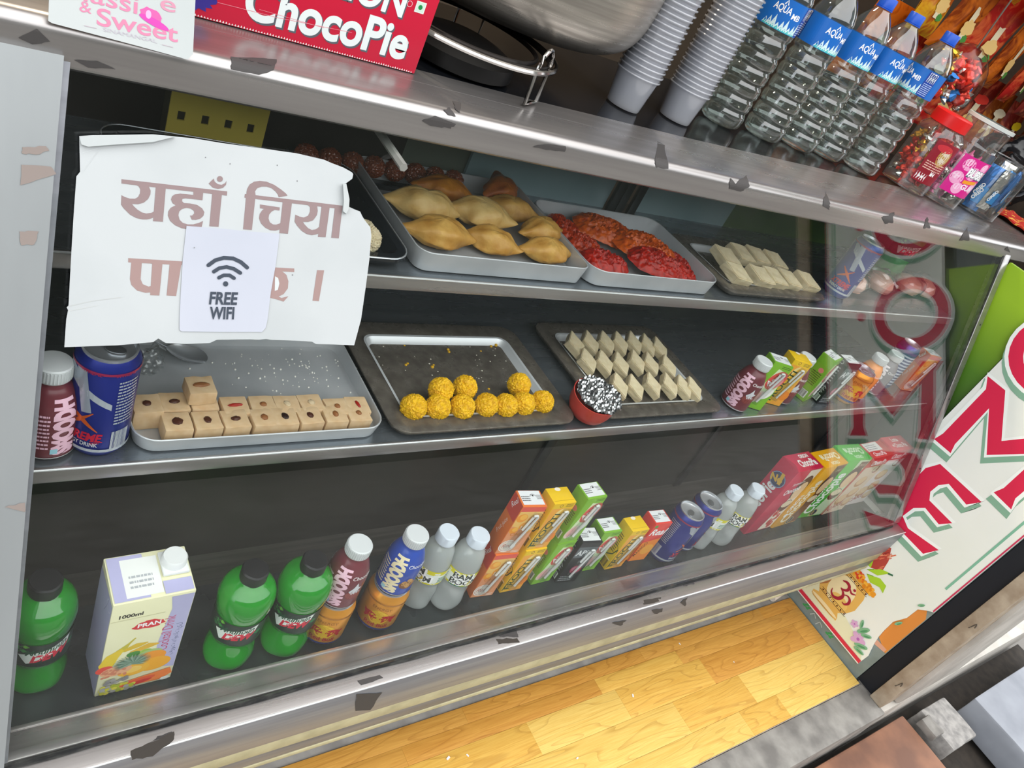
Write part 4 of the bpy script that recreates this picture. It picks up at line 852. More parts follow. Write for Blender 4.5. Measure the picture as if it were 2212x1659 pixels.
def crumbs(t, pts, col, seed, name='crumbs', r=(.0006, .0016)):
    q = random.Random(seed); bm = bmesh.new()
    for p in pts:
        s = q.uniform(*r); bmesh.ops.create_icosphere(bm, subdivisions=1, radius=s, matrix=Matrix.Translation(Vector(p) - t.location + Vector((0, 0, s * .6))))
    o = link(name, frombm(name, bm), M('crumb_' + col.strip('#'), col, .8), t); o['kind'] = 'stuff'
T_sam = tray(0.5206, 0.8253, 0.7397, 0.9942, S1, .022, ALU(.031), alu_tray, 'deep aluminium tray holding the samosas')
T_jal = tray(0.8285, 1.1417, 0.7376, 0.9493, S1, .030, ALU(.030), alu_tray, 'aluminium tray holding red and orange fried sweets')
T_bf1 = tray(1.1759, 1.5126, 0.7376, 0.9322, S1, .026, DARK, dark_tray_m, 'dark tin tray with barfi slices on the upper shelf')
T_blk = tray(0.1817, 0.5153, 0.7376, 0.9888, S1, .034, [(.006, .006), (0, .014), (0, .018), (.002, .019), (.014, .018), (.026, .008), (.032, .003)], black_tray_m, 'glossy black tray partly hidden by the white sign')
tube('rim_highlight', [(p[0], p[1], .0185) for p in rrect(.0012, .3335 - .0012, .0012, .2512 - .0012, .033)], .0013, alu, T_blk, n=6, closed=True)  # bright ring added for the highlight along the black tray's rim
T_ped = tray(0.1924, 0.5061, 0.6399, 0.8365, S2, .028, ALU(.022), alu_tray, 'aluminium tray holding milk sweet squares')
T_lad = tray(0.5186, 0.8595, 0.6336, 0.8804, S2, .030, DARK, dark_tray_m, 'dark tin tray holding yellow laddus')
T_bf2 = tray(0.9201, 1.2464, 0.6378, 0.8971, S2, .026, DARK, dark_tray_m, 'dark tin tray with barfi diamonds on the middle shelf')
q = random.Random(3)
crumbs(T_ped, [at(q.gauss(680, 75), q.gauss(800, 22), S2 + .002) for _ in range(70)] + [at(q.uniform(440, 800), q.uniform(760, 850), S2 + .002) for _ in range(50)], '#F2EFE6', 1)
crumbs(T_lad, [at(q.uniform(800, 1100), q.uniform(740, 840), S2 + .003) for _ in range(60)] + [at(q.uniform(1010, 1110), q.uniform(740, 850), S2 + .003) for _ in range(25)], '#E9E3D2', 2)
crumbs(T_lad, [at(x, y, S2 + .003) for x, y in ((873, 748), (876, 790), (880, 787), (967, 757), (969, 762), (950, 742), (825, 740), (933, 795), (936, 790), (1038, 760), (1070, 748), (1055, 842), (778, 745), (1040, 745), (1060, 750))], '#D9A81E', 3, 'laddu_crumbs', (.0016, .0036))
crumbs(T_bf1, [at(q.uniform(1475, 1560), q.uniform(518, 545), S1 + .004) for _ in range(34)], '#E6DCC4', 4)
crumbs(T_bf2, [at(q.uniform(1205, 1220), q.uniform(735, 765), S2 + .004) for _ in range(14)], '#E6DCC4', 5)
tg = Print(lambda u, v, e: (u, v, .0032 + e)); c = at(978, 805, S2 + .0032) - T_lad.location
tg.disc(c.x, c.y, .017, '#B9AFA0', .0085, wob=.25, seed=2); tg.disc(c.x, c.y, .015, '#7E332B', .0065, wob=.3, seed=2); tg.lines(c.x - .008, c.y - .004, .016, .008, 2, '#D9C9B2'); tg.build('sticker', T_lad)

def samosa_me(seed, fin=0, L=.094, Wd=.050, H=.033):
    q = random.Random(seed); v, f = [], []; nu, nv = 72, 26
    tips = [(q.uniform(-.12, .12), .50, 26), (pi + q.uniform(-.2, .2), .48, 24), (q.uniform(1.1, 2.0), fin or q.uniform(.10, .26), 18), (-q.uniform(1.0, 2.2), q.uniform(.06, .22), 14)]
    for j in range(nv + 1):
        t = -pi / 2 + pi * j / nv
        for i in range(nu):
            a = 2 * pi * i / nu; ca, sa = cos(a), sin(a); k = cos(t) ** .62 if abs(t) < pi / 2 - .001 else 0.0
            ex = 0; tw = 0
            for ta, am, p in tips: w = max(0, cos(a - ta)) ** p; ex += am * w; tw = max(tw, w * min(1, am * 2))
            P = Vector((ca * k, sa * k, sin(t) * .8)); n_ = noise.noise(P * 1.7 + Vector((seed * 7.1, 0, 0))); n2 = noise.noise(P * 5 + Vector((0, seed * 3.3, 0))); n3 = noise.noise(P * 13 + Vector((0, 0, seed)))
            st = 1 + ex * k ** 3
            x = L / 2 * .76 * ca * k * st * (1 + .10 * n_); y = Wd / 2 * .94 * sa * k * st * (1 + .14 * n_)
            lift = tw * k ** 3
            z = (H * (.66 if t > 0 else .34)) * sin(t) * (1 + .12 * n_ + .05 * n2) * (1 - .80 * lift) + H * .10 * lift + .0006 * n3
            v.append((x + .0006 * n2, y + .0006 * n3, z + H * .34))
    for j in range(nv):
        for i in range(nu): i2 = (i + 1) % nu; f.append((j * nu + i, j * nu + i2, (j + 1) * nu + i2, (j + 1) * nu + i))
    return pydata('samosa', v, f)
def samosa_mat(name, c1, c2): return noise_mat(name, c1, c2, 42, rough=.42, bump=.5, detail=7, lo=.32, hi=.72, bscale=260, spec=.4, bdist=.0012)
SA = [samosa_mat('samosa_golden', '#D3A658', '#AC7428'), samosa_mat('samosa_pale', '#D8B878', '#BE924A'), samosa_mat('samosa_brown', '#BE7C28', '#935013'), samosa_mat('samosa_dark', '#A85E20', '#7A3610')]
for i, (px, py, dz, rz, m, sc, lab, tl) in enumerate([
    (960, 413, .010, -.25, 2, 1.05, 'browned samosa at the back edge of its tray', 0), (1078, 404, .016, .35, 3, .98, 'dark browned samosa with a raised fin at the tray corner', .35), (905, 446, .008, -.15, 1, 1.2, 'large pale samosa against the black tray', 0),
    (1103, 452, .004, -.2, 0, 1.0, 'golden samosa tucked behind the palest samosa', 0), (1040, 461, .018, -.3, 1, 1.12, 'palest samosa lying on top in the middle', 0), (1168, 498, .010, .2, 0, 1.02, 'samosa with pointed ends near the red sweets', 0),
    (942, 506, .002, -.12, 0, 1.12, 'plump front samosa nearest the black tray', 0), (1060, 521, .002, -.35, 0, .98, 'middle samosa in the front row', 0), (1180, 543, .002, .02, 0, 1.0, 'front samosa at the tray corner by the red sweets', 0)]):
    p = at(px, py, S1 + .018 + dz); o = link('samosa', samosa_me(i + 1, .75 if i == 1 else 0), SA[m], None, loc=(max(p.x, .548 * F1), max(p.y, .735 * F1), S1 + .004 + dz * .8), rot=(tl, 0, rz)); sc *= F1; o.scale = (sc * .96, sc * .98, sc); tag(o, lab, 'samosa', 'samosas in the aluminium tray')

def fritter_me(seed, rx, ry):
    v, f = [], []; nr, na = 34, 112; q = random.Random(seed)
    for j in range(nr + 1):
        r = j / nr
        for i in range(na):
            a = 2 * pi * i / na; e = 1 + .10 * noise.noise(Vector((cos(a) * 2.5, sin(a) * 2.5, seed))) + .05 * noise.noise(Vector((cos(a) * 9, sin(a) * 9, seed)))
            x, y = rx * r * cos(a) * e, ry * r * sin(a) * e
            w = (.5 - abs(noise.noise(Vector((x * 95, y * 95, seed * 3))))) * .011 + (.4 - abs(noise.noise(Vector((x * 260, y * 260, seed))))) * .006
            z = .010 * (1 - r ** 4) + w * (1 - r ** 6) + .004 * noise.noise(Vector((x * 18, y * 18, seed)))
            v.append((x, y, z))
    for j in range(nr):
        for i in range(na): i2 = (i + 1) % na; f.append((j * na + i, (j + 1) * na + i, (j + 1) * na + i2, j * na + i2))
    b = len(v)
    for i in range(na): v.append((v[nr * na + i][0] * .9, v[nr * na + i][1] * .9, -.002))
    for i in range(na): i2 = (i + 1) % na; f.append((nr * na + i, b + i, b + i2, nr * na + i2))
    f.append(tuple(b + i for i in range(na - 1, -1, -1)))
    return pydata('fried_sweet', v, f)
FR = [noise_mat('fritter_orange', '#CC5A0C', '#A23A05', 120, rough=.28, bump=.35, detail=4, spec=.35, bscale=300, bdist=.001), noise_mat('fritter_red', '#AE1C08', '#840E05', 120, rough=.28, bump=.35, detail=4, spec=.35, bscale=300, bdist=.001), noise_mat('fritter_mid', '#B43608', '#8E2205', 120, rough=.28, bump=.35, detail=4, spec=.35, bscale=300, bdist=.001)]
for i, (px, py, rx, ry, m, dz, rz, tx, lab) in enumerate([
    (1222, 492, .030, .045, 2, .006, -.2, .0, 'small orange fried sweet against the samosa tray'), (1310, 492, .060, .040, 0, .016, -.35, .15, 'long orange fried sweet along the back of the tray'), (1395, 530, .066, .042, 0, .020, -.3, .12, 'broad orange fried sweet on top in the middle'),
    (1262, 525, .034, .026, 2, .006, -.1, 0, 'orange fried sweet lying under the long one'), (1308, 568, .045, .030, 1, .012, -.1, 0, 'reddish fried sweet near the tray side'), (1330, 600, .036, .020, 1, .004, 0, 0, 'red fried sweet at the front edge'),
    (1432, 572, .060, .036, 1, .018, -.15, .1, 'large deep red fried sweet on the pile'), (1470, 600, .058, .030, 1, .010, -.1, 0, 'deep red fried sweet at the front corner'), (1500, 566, .030, .034, 1, .008, .3, 0, 'small red fried sweet by the tray side')]):
    rx *= F1; ry *= F1; p = at(px, py, S1 + .012 + dz); p.y = min(max(p.y, .706 * F1 + ry * .98), .872 * F1 - ry * .9); p.x = min(max(p.x, .789 * F1 + rx * .98), 1.054 * F1 - rx * .98)
    tag(link('fried_sweet', fritter_me(i + 1, rx, ry), FR[m], None, loc=(p.x, p.y, S1 + .005 + dz), rot=(tx, 0, rz), angle=60), lab, 'fried sweet', 'red and orange fried sweets')

lad_m = noise_mat('laddu_yellow', '#EDBB0E', '#CF9806', 160, rough=.55, bump=.6, detail=5, lo=.35, hi=.7, sss=.05, bscale=420, bdist=.0012)
def laddu_me(seed):
    bm = bmesh.new(); bmesh.ops.create_icosphere(bm, subdivisions=5, radius=.0185)
    for v in bm.verts:
        n_ = v.co.normalized(); d = noise.voronoi(n_ * 7 + Vector((seed * 5, 0, 0)))[0][0]
        v.co = n_ * (.0185 + .0016 * (.35 - d) * 2 + .0007 * noise.noise(n_ * 16 + Vector((0, seed, 0))) + .0008 * noise.noise(n_ * 2.2 + Vector((seed, 0, 0))))
    return frombm('laddu', bm)
LM = [laddu_me(k) for k in range(4)]
def plain(me): c = me.copy(); c.materials.clear(); return c
for i, (px, py, dz, lab) in enumerate([(893, 880, 0, 'laddu at the end of the front row nearest the milk sweets'), (945, 880, 0, 'second laddu of the front row from the milk sweets'), (998, 880, 0, 'third laddu of the front row from the milk sweets'), (1050, 876, 0, 'flattened laddu in the middle of the front row'), (1092, 877, 0, 'laddu right after the flattened one'), (1130, 873, 0, 'laddu wedged into the front row before the last'), (1171, 869, 0, 'last laddu of the front row, nearest the foil lid'),
                              (952, 843, .010, 'laddu behind the row, nearest the milk sweets'), (1004, 838, .006, 'laddu behind the row, beside the back one'), (1121, 832, .010, 'lone laddu behind the row near the foil lid')]):
    p = at(px, py, S2 + .022 + dz); o = link('laddu', LM[i % 4], lad_m, None, loc=(p.x, p.y, S2 + .0225 + dz), rot=(rnd.random() * 6, rnd.random() * 6, rnd.random() * 6)); o.scale = (1.06, 1.06, 1.05) if i != 3 else (1.0, 1.04, 1.10)
    tag(o, lab, 'laddu', 'yellow laddus')

peda_m = noise_mat('milk_sweet', '#DCC09A', '#CDAA80', 90, rough=.6, bump=.25, detail=5, sss=.12, lo=.3, hi=.75)
RAI = [M('raisin_brown', '#4A2516', .45), M('raisin_tan', '#8E5A32', .5), M('pistachio_pale', '#CDB896', .6), M('red_berry', '#9E1F14', .4), M('raisin_dark', '#2A1712', .45)]
def peda(px, py, dz, sx, sy, h, rz, k, rl, rw, ra, lab):
    sx, sy, h, rl, rw = sx * F2, sy * F2, h * F2, rl * F2, rw * F2
    p = at(px, py, S2 + .002 + dz + h); p.y = max(p.y, .6385 * F2); t = thing('milk_sweet', lab, 'milk sweet', (p.x, p.y, S2 + .0030 + dz), rz, 'milk sweet squares')
    bm = box_bm(-sx / 2, sx / 2, -sy / 2, sy / 2, 0, h, .0016); bmesh.ops.subdivide_edges(bm, edges=[e for e in bm.edges if e.calc_length() > .01], cuts=2, use_grid_fill=True)
    for v in bm.verts: v.co += Vector((noise.noise(v.co * 90 + p * 50), noise.noise(v.co * 90 + p * 80), noise.noise(v.co * 80 + p * 30))) * .0009
    link('block', frombm('block', bm), peda_m, t)
    bm = bmesh.new(); bmesh.ops.create_icosphere(bm, subdivisions=3, radius=1)
    for v in bm.verts: n_ = v.co.normalized(); g = 1 + .22 * noise.noise(n_ * 3.5 + p * 60); v.co = Vector((n_.x * rl * g, n_.y * rw * g, n_.z * .0022 * g))
    link('nut' if k in (2,) else 'raisin', frombm('raisin', bm), RAI[k], t, loc=(0, -.0005, h + .0004), rot=(0, 0, ra))
for i, (px, py, k, rl, rw, ra) in enumerate([(317, 872, 0, .0045, .0040, 0), (376, 868, 0, .0058, .0034, .1), (440, 866, 1, .0095, .0036, 0), (508, 876, 3, .0088, .0024, .05), (568, 874, 1, .0040, .0038, 0), (620, 873, 2, .0038, .0052, .3), (672, 870, 2, .0042, .0050, 0), (728, 878, 1, .0036, .0040, .5), (772, 874, 3, .0022, .0062, .2)]):
    peda(px, py, 0, .0305, .030, .022 if i else .026, rnd.uniform(-.06, .06), k, rl, rw, ra, ['milk sweet square with a round raisin in the tray corner behind the navy can', 'back row milk sweet with an oval raisin beside the stack', 'lower of the two stacked milk sweets, long tan raisin', 'back row milk sweet topped with a long red berry', 'back row milk sweet with a round tan raisin', 'back row milk sweet topped with a pale pistachio', 'back row milk sweet with a pale nut scar on top', 'back row milk sweet with a small split raisin', 'back row end milk sweet with a thin red berry'][i])
peda(434, 832, .0238, .0305, .030, .018, .03, 1, .0095, .0038, 0, 'upper of the two stacked milk sweets, long tan raisin')
for i, (px, py, k, rl, rw, ra) in enumerate([(383, 911, 0, .0058, .0056, 0), (450, 914, 0, .0040, .0054, .1), (513, 917, 0, .0056, .0034, 0), (576, 915, 1, .0040, .0048, .1), (621, 913, 4, .0040, .0054, .3), (676, 912, 0, .0038, .0048, .2), (733, 913, 1, .0036, .0050, 0), (783, 910, 1, .0036, .0040, .3)]):
    peda(px, py, 0, .0300, .029, .022, rnd.uniform(-.05, .05), k, rl, rw, ra, 'front row milk sweet, ' + ['first from the navy can, large round raisin', 'second from the navy can, oval raisin', 'third from the navy can, flat wide raisin', 'fourth from the navy can', 'fifth from the navy can, darkest raisin', 'sixth from the navy can', 'seventh from the navy can', 'last one against the tray end'][i])

barfi_m = noise_mat('barfi_cream', '#D8CAAA', '#C6B48E', 120, rough=.6, bump=.35, detail=5, sss=.12, lo=.3, hi=.75)
def barfi_me(seed, L=.056, Wd=.037, H=.015):
    bm = bmesh.new(); q = random.Random(seed); pts = [(-L / 2, 0), (-.002, -Wd / 2), (L / 2, 0), (.002, Wd / 2)]
    vs = [[bm.verts.new((x, y, z)) for x, y in pts] for z in (0, H)]
    bm.faces.new(vs[0][::-1]); bm.faces.new(vs[1])
    for i in range(4): j = (i + 1) % 4; bm.faces.new([vs[0][i], vs[0][j], vs[1][j], vs[1][i]])
    bmesh.ops.bevel(bm, geom=bm.edges[:], offset=.0012, segments=2, affect='EDGES'); bmesh.ops.subdivide_edges(bm, edges=[e for e in bm.edges if e.calc_length() > .008], cuts=2, use_grid_fill=True)
    for v in bm.verts: v.co += Vector((noise.noise(v.co * 140 + Vector((seed * 9, 0, 0))), noise.noise(v.co * 140 + Vector((0, seed * 9, 0))), noise.noise(v.co * 120 + Vector((0, 0, seed * 9))))) * .0013
    return frombm('barfi', bm)
BM_ = [barfi_me(k) for k in range(5)]
n_ = 0
def barfi(px, py, z, dz, rz, tx, ty, lab, grp, sc=1.0):
    global n_
    p = at(px, py, z + .012 + dz); p.y = max(p.y, .662 * F2 if z == S2 else .735 * F1); sc *= F2 if z == S2 else F1; o = link('barfi_slice', BM_[n_ % 5], barfi_m, None, loc=(p.x, p.y, z + .0105 + dz), rot=(tx, ty, rz), smooth=False); o.scale = (sc, sc, sc); tag(o, lab, 'barfi', grp); n_ += 1
ORD = ['first', 'second', 'third', 'fourth', 'fifth', 'sixth', 'seventh', 'eighth']
for rn, row, dz in (('back', [(1236, 750), (1268, 747), (1302, 747), (1332, 748), (1362, 747), (1392, 752), (1417, 758)], .010), ('middle', [(1262, 786), (1298, 790), (1333, 793), (1368, 788), (1398, 792), (1436, 798)], .006), ('front', [(1330, 840), (1364, 843), (1402, 838), (1438, 838), (1468, 842), (1494, 850)], .005)):
    for i, (x, y) in enumerate(row): barfi(x, y, S2, dz, radians(84), .10, -.26, '%s row barfi diamond, %s from the laddu tray' % (rn, ORD[i]), 'barfi diamonds on the middle shelf')
for rn, row, dz in (('back', [(1560, 562), (1592, 556), (1626, 560), (1664, 570)], .010), ('front', [(1590, 604), (1636, 606), (1668, 612), (1702, 618), (1738, 618)], .006)):
    for i, (x, y) in enumerate(row): barfi(x, y, S1, dz, radians(-38), .22, .22, '%s row barfi slice on the upper shelf, %s from the red sweets' % (rn, ORD[i]), 'barfi slices on the upper shelf', 1.22)

# spoon, torn tub, back-shelf things
sp = thing('spoon', 'steel spoon lying in the milk sweet tray below the sign', 'spoon', at(400, 775, S2 + .004))
bm = bmesh.new(); bmesh.ops.create_uvsphere(bm, u_segments=24, v_segments=14, radius=1)
for v in bm.verts: x, y, z = v.co; v.co = Vector((x * .026, y * .017 * (1 + .2 * x), (-.008 + .0012 if z < 0 else -.008) * (1 - x * x - y * y) + .010))
link('bowl', frombm('bowl', bm), alu, sp, rot=(0, .1, -.35)); tube('handle', [(-.022, .009, .009), (-.036, .016, .014), (-.06, .030, .018), (-.11, .055, .020)], [.0045, .003, .0028, .004], alu, sp, flat=.35)
tub = thing('torn_tub', 'torn red plastic tub with a crumpled foil lid between the trays', 'tub', at(1262, 893, S2 + .004)); tub.rotation_euler = (.12, -.10, 0); tub.scale = (1.38, 1.38, 1.36)
lathe('tub_body', [(.0005, 0), (.016, .001), (.024, .007), (.028, .018), (.0295, .034), (.0285, .034), (.026, .018)], M('red_tub', '#C8453C', .35, sss=.1), tub, 32, caps=False)
bm = bmesh.new(); bmesh.ops.create_grid(bm, x_segments=28, y_segments=28, size=1)
bmesh.ops.delete(bm, geom=[v for v in bm.verts if v.co.x ** 2 + v.co.y ** 2 > 1.0 + .18 * noise.noise(v.co * 3)], context='VERTS')
for v in bm.verts: v.co = Vector((v.co.x * .031 + .004, v.co.y * .031, .0355 + .0022 * noise.noise(v.co * 9) + .0022 * abs(noise.noise(v.co * 17))))
link('foil_lid', frombm('foil_lid', bm), M('crumpled_foil', '#D6D8DA', .2, .95), tub, smooth=False)
sq = thing('dark_tray', 'dim tray of round brown sweets at the back of the upper shelf', 'tray', (.425, .948, S1 + .0008))
link('pan', tray_me(.30, .075, .02, ALU(.012)), black_tray_m, sq)
for i in range(8):
    o = link('brown_sweet', plain(LM[i % 4]), M('gulab_brown', '#7A3A1E', .25, coat=.4), None, loc=(.448 + .0355 * i, .985, S1 + .0215), smooth=True); o.scale = (.95, .95, .9); tag(o, 'round brown sweet in the dim back tray, %s from the yellow crate' % (ORD + ['ninth'])[i], 'sweet', 'round brown sweets at the back')
yc = thing('yellow_crate', 'yellow cardboard box with square holes behind the white sign', 'box', (.326, .998, S1 + .004)); yc.scale = (.78, 1, 1)
hole = bmesh.new(); xs = [-.08, -.066, -.054, -.028, -.016, .010, .022, .048, .060, .08]; zs = [0, .030, .042, .066]
for i in range(len(xs) - 1):
    for j in range(3):
        if j == 1 and i % 2 == 1: continue
        box_bm(xs[i], xs[i + 1], 0, .003, zs[j], zs[j + 1], 0, bm=hole)
link('front', frombm('front', hole), M('olive_yellow_card', '#D2BC50', .7), yc, smooth=False); box('inside', -.08, .08, .004, .03, 0, .066, M('crate_inside', '#2E2810', .8), yc)
for i, (px, py) in enumerate([(795, 520), (806, 532)]):
    p = at(px, py, S1 + .014); tag(link('pale_sweet', plain(LM[i]), barfi_m, None, loc=(p.x - .012, p.y, S1 + .024)), ['pale round sweet in the black tray beside the sign', 'pale round sweet in the black tray, nearer the front'][i], 'sweet')
bag = thing('plastic_bag', 'knotted clear plastic bag beside the navy can', 'bag', at(318, 805, S2 + .003))
bm = bmesh.new(); bmesh.ops.create_icosphere(bm, subdivisions=4, radius=1)
for v in bm.verts: n0 = v.co.normalized(); k = 1 + .25 * noise.noise(n0 * 4); v.co = Vector((n0.x * .017 * k, n0.y * .015 * k, .018 + n0.z * .017 * k))
link('bag', frombm('bag', bm), clear_mat('crinkled_wrap'), bag, angle=10); tube('knot', [(-.004, 0, .034), (0, 0, .040), (.006, .002, .046)], [.003, .002, .005], clear_mat('crinkled_wrap'), bag)

# ================================================================== signs on the glass
SG = thing('notice_board', 'large worn white sign with brown Nepali lettering taped to the pane', 'sign', (0, 0, 0))
out = [(171, 294), (200, 292), (330, 290), (420, 299), (480, 309), (560, 320), (640, 331), (700, 345), (716, 352), (742, 362), (760, 372), (763, 376), (761, 386), (750, 394), (742, 398), (744, 412), (750, 430), (752, 446), (765, 452), (778, 457), (782, 466), (788, 476), (800, 491), (802, 508), (798, 560), (790, 620), (780, 690), (772, 720), (765, 746), (720, 744), (682, 743), (674, 738), (640, 736), (584, 734), (575, 732), (560, 734), (540, 733), (468, 734), (453, 741), (400, 743), (358, 741), (350, 736), (342, 731), (331, 739), (253, 746), (190, 748), (139, 750), (143, 690), (147, 670), (144, 664), (148, 660), (155, 530), (160, 450), (165, 381), (173, 371), (172, 330)]
me = prism_me('board', [(x, -y) for x, y in out], .0035, lambda u, v, w: at_glass(u, -v, .0042 + w)); link('board', me, noise_mat('worn_white_card', '#BCC0C1', '#AFB4B5', 5, rough=.65, bump=.06, detail=5), SG, smooth=False)
def newG(): return Print(lambda u, v, e: at_glass(u, -v, .0078 + e), step=.00002, base=.0001)
Gp = newG()
def flush(nm):
    global Gp
    Gp.build(nm, SG, print_mat('matte_print')); Gp = newG()
BRN = '#8E7A7A'
def gly(pts, ox, oy, s, col=BRN): Gp.poly([(ox + x / s, -(oy + y / s)) for x, y in pts], col)
A_ = lambda p: gly(p, 240, 370, 7.373)
A_([(165, 125), (1850, 320), (1845, 388), (165, 195)])
A_([(370, 205), (440, 240), (465, 290), (460, 350), (430, 410), (380, 437), (300, 435), (220, 410), (165, 380), (158, 530), (200, 590), (300, 690), (400, 745), (500, 768), (570, 768), (630, 755), (690, 730), (690, 635), (640, 662), (560, 672), (490, 655), (420, 610), (360, 555), (335, 520), (430, 525), (520, 500), (590, 440), (625, 370), (630, 310), (600, 235), (520, 180)])
A_([(715, 200), (875, 220), (825, 805), (668, 795)])
A_([(1310, 300), (1470, 315), (1455, 460), (1180, 430), (1135, 440), (1130, 475), (1160, 505), (1260, 512), (1370, 535), (1450, 590), (1485, 650), (1470, 710), (1420, 755), (1350, 775), (1285, 772), (1258, 705), (1290, 705), (1325, 670), (1320, 630), (1270, 595), (1200, 583), (1130, 600), (1085, 640), (1072, 700), (1090, 770), (1140, 820), (1220, 845), (1310, 845), (1400, 820), (1465, 790), (1440, 900), (1330, 925), (1200, 920), (1120, 905), (1020, 860), (940, 790), (905, 710), (910, 640), (950, 580), (1030, 540), (980, 510), (955, 450), (970, 400), (1020, 365), (1100, 355), (1200, 362), (1310, 378)])
A_([(1615, 310), (1768, 330), (1712, 885), (1565, 875)])
A_([(1555, 195), (1635, 115), (1650, 165), (1700, 205), (1760, 215), (1815, 190), (1838, 150), (1830, 215), (1780, 265), (1700, 280), (1620, 260)])
Gp.disc(240 + 1733 / 7.373, -(370 + 122 / 7.373), 6.3, BRN)
flush('word')
B_ = lambda p: gly(p, 500, 370, 7.373)
B_([(215, 360), (1770, 548), (1765, 605), (205, 420)]); B_([(236, 360), (385, 380), (325, 935), (185, 925)])
B_([(238, 385), (240, 330), (250, 280), (290, 210), (360, 165), (450, 152), (560, 165), (680, 215), (790, 290), (870, 355), (893, 388), (755, 415), (740, 370), (700, 320), (640, 270), (560, 245), (480, 245), (410, 270), (375, 320), (385, 385), (378, 405)])
B_([(455, 528), (770, 575), (765, 625), (690, 615), (640, 640), (600, 690), (590, 750), (610, 810), (660, 845), (710, 850), (800, 820), (790, 915), (760, 930), (700, 945), (620, 940), (540, 900), (470, 830), (440, 750), (450, 680), (490, 620), (520, 598), (455, 590)])
B_([(820, 455), (968, 475), (900, 995), (762, 985)])
B_([(1200, 520), (1250, 570), (1252, 640), (1220, 710), (1150, 735), (1080, 720), (1018, 690), (1005, 800), (1040, 860), (1120, 950), (1200, 1000), (1280, 1018), (1350, 1005), (1400, 985), (1400, 885), (1340, 925), (1280, 935), (1220, 905), (1160, 840), (1140, 805), (1220, 808), (1300, 780), (1360, 700), (1375, 630), (1365, 555), (1300, 515)])
B_([(1440, 530), (1568, 550), (1500, 1050), (1378, 1045)]); B_([(1650, 555), (1768, 570), (1710, 1068), (1590, 1058)])
flush('word')
C_ = lambda p: gly(p, 130, 520, 3.253, '#9C827E')
C_([(478, 122), (858, 145), (855, 172), (478, 152)]); C_([(500, 145), (574, 150), (565, 270), (580, 305), (620, 322), (650, 316), (645, 362), (600, 366), (540, 350), (500, 310), (490, 270)]); C_([(648, 145), (720, 150), (697, 385), (632, 383)]); C_([(770, 155), (852, 160), (815, 388), (748, 385)])
flush('word')
C_([(1480, 186), (1645, 195), (1645, 220), (1480, 212)]); C_([(1500, 205), (1560, 215), (1590, 240), (1604, 285), (1600, 335), (1570, 375), (1535, 392), (1555, 402), (1604, 390), (1570, 428), (1520, 412), (1470, 400), (1470, 340)]); gly([(1510, 250), (1532, 262), (1540, 300), (1530, 345), (1508, 352)], 130, 520, 3.253, '#C8CDCD'); flush('letter'); C_([(1805, 207), (1855, 208), (1818, 425), (1773, 422)])
flush('full_stop')
Gp.stroke([(182, -316), (300, -309), (345, -302)], .8, '#C3C7C8'); Gp.stroke([(178, -330), (220, -318), (330, -312), (376, -296)], 1.2, '#C9CDCE'); Gp.stroke([(178, -372), (218, -318)], .9, '#C6CACB'); Gp.stroke([(146, -662), (200, -650), (262, -642)], 1.1, '#B9BBB9'); Gp.stroke([(148, -672), (210, -660)], 1.0, '#C3C5C3')
for x, y in ((444, 340), (497, 354), (599, 357), (642, 391), (632, 594)): Gp.disc(x, -y, 1.4, '#77777A', n=8)
flush('crease_marks'); SG.children[-1]['kind'] = 'stuff'
# curled strip along the sign's upper edge and the fold at its torn side
fold = prism_me('curled_edge', [(171, -294), (200, -292), (330, -290), (376, -296), (330, -307), (240, -313), (190, -317), (176, -312)], .004, lambda u, v, w: at_glass(u, v * -1, .0078 + w)); link('curled_edge', fold, M('card_back', '#B9BEBE', .6), SG, smooth=False)
fl2 = prism_me('torn_flap', [(741, -398), (748, -396), (755, -430), (754, -450), (748, -462), (741, -456), (743, -434)], .005, lambda u, v, w: at_glass(u, -v, .0078 + w)); link('torn_flap', fl2, M('card_back'), SG, smooth=False)
WF = thing('wifi_notice', 'small white paper notice with a wifi symbol stuck on the sign', 'notice', (0, 0, 0))
pw = [(403, 488), (470, 493), (540, 500), (604, 505), (596, 570), (585, 632), (578, 690), (574, 708), (566, 717), (480, 717), (392, 716), (388, 712), (388, 690), (390, 640), (395, 560)]
link('paper', prism_me('paper', [(x, -y) for x, y in pw], .0006, lambda u, v, w: at_glass(u, -v, .0082 + w)), noise_mat('white_paper', '#BEC1CC', '#B4B8C3', 4, rough=.6), WF, smooth=False)
Wp = Print(lambda u, v, e: at_glass(u, -v, .0092 + e), step=.00002, base=.0001); INK = '#3C4450'; zc = lambda x, y: (130 + x / 3.253, -(520 + y / 3.253))
for pts, w in (([(1042, 172), (1090, 137), (1150, 120), (1215, 124), (1270, 150), (1314, 188)], 27), ([(1080, 217), (1120, 192), (1170, 184), (1220, 197), (1266, 226)], 26), ([(1116, 260), (1150, 242), (1190, 242), (1222, 263)], 25)):
    Q = [zc(*p) for p in pts]; Wp.stroke(Q, w / 3.253, INK); [Wp.disc(p[0], p[1], w / 6.506, INK) for p in (Q[0], Q[-1])]
a = zc(1163, 303); Wp.disc(a[0], a[1], 5.6, INK)
a = zc(1046, 444); Wp.text('FREE', a[0], a[1], 26, INK, rot=-.022, ital=.10, bold=.03, fit=60); a = zc(1048, 548); Wp.text('WIFI', a[0], a[1], 25.5, INK, rot=-.01, ital=.06, bold=.03, fit=53)
Wp.disc(420, -535, 1.6, '#8A8D92', n=8); Wp.build('print', WF, print_mat('matte_print'))
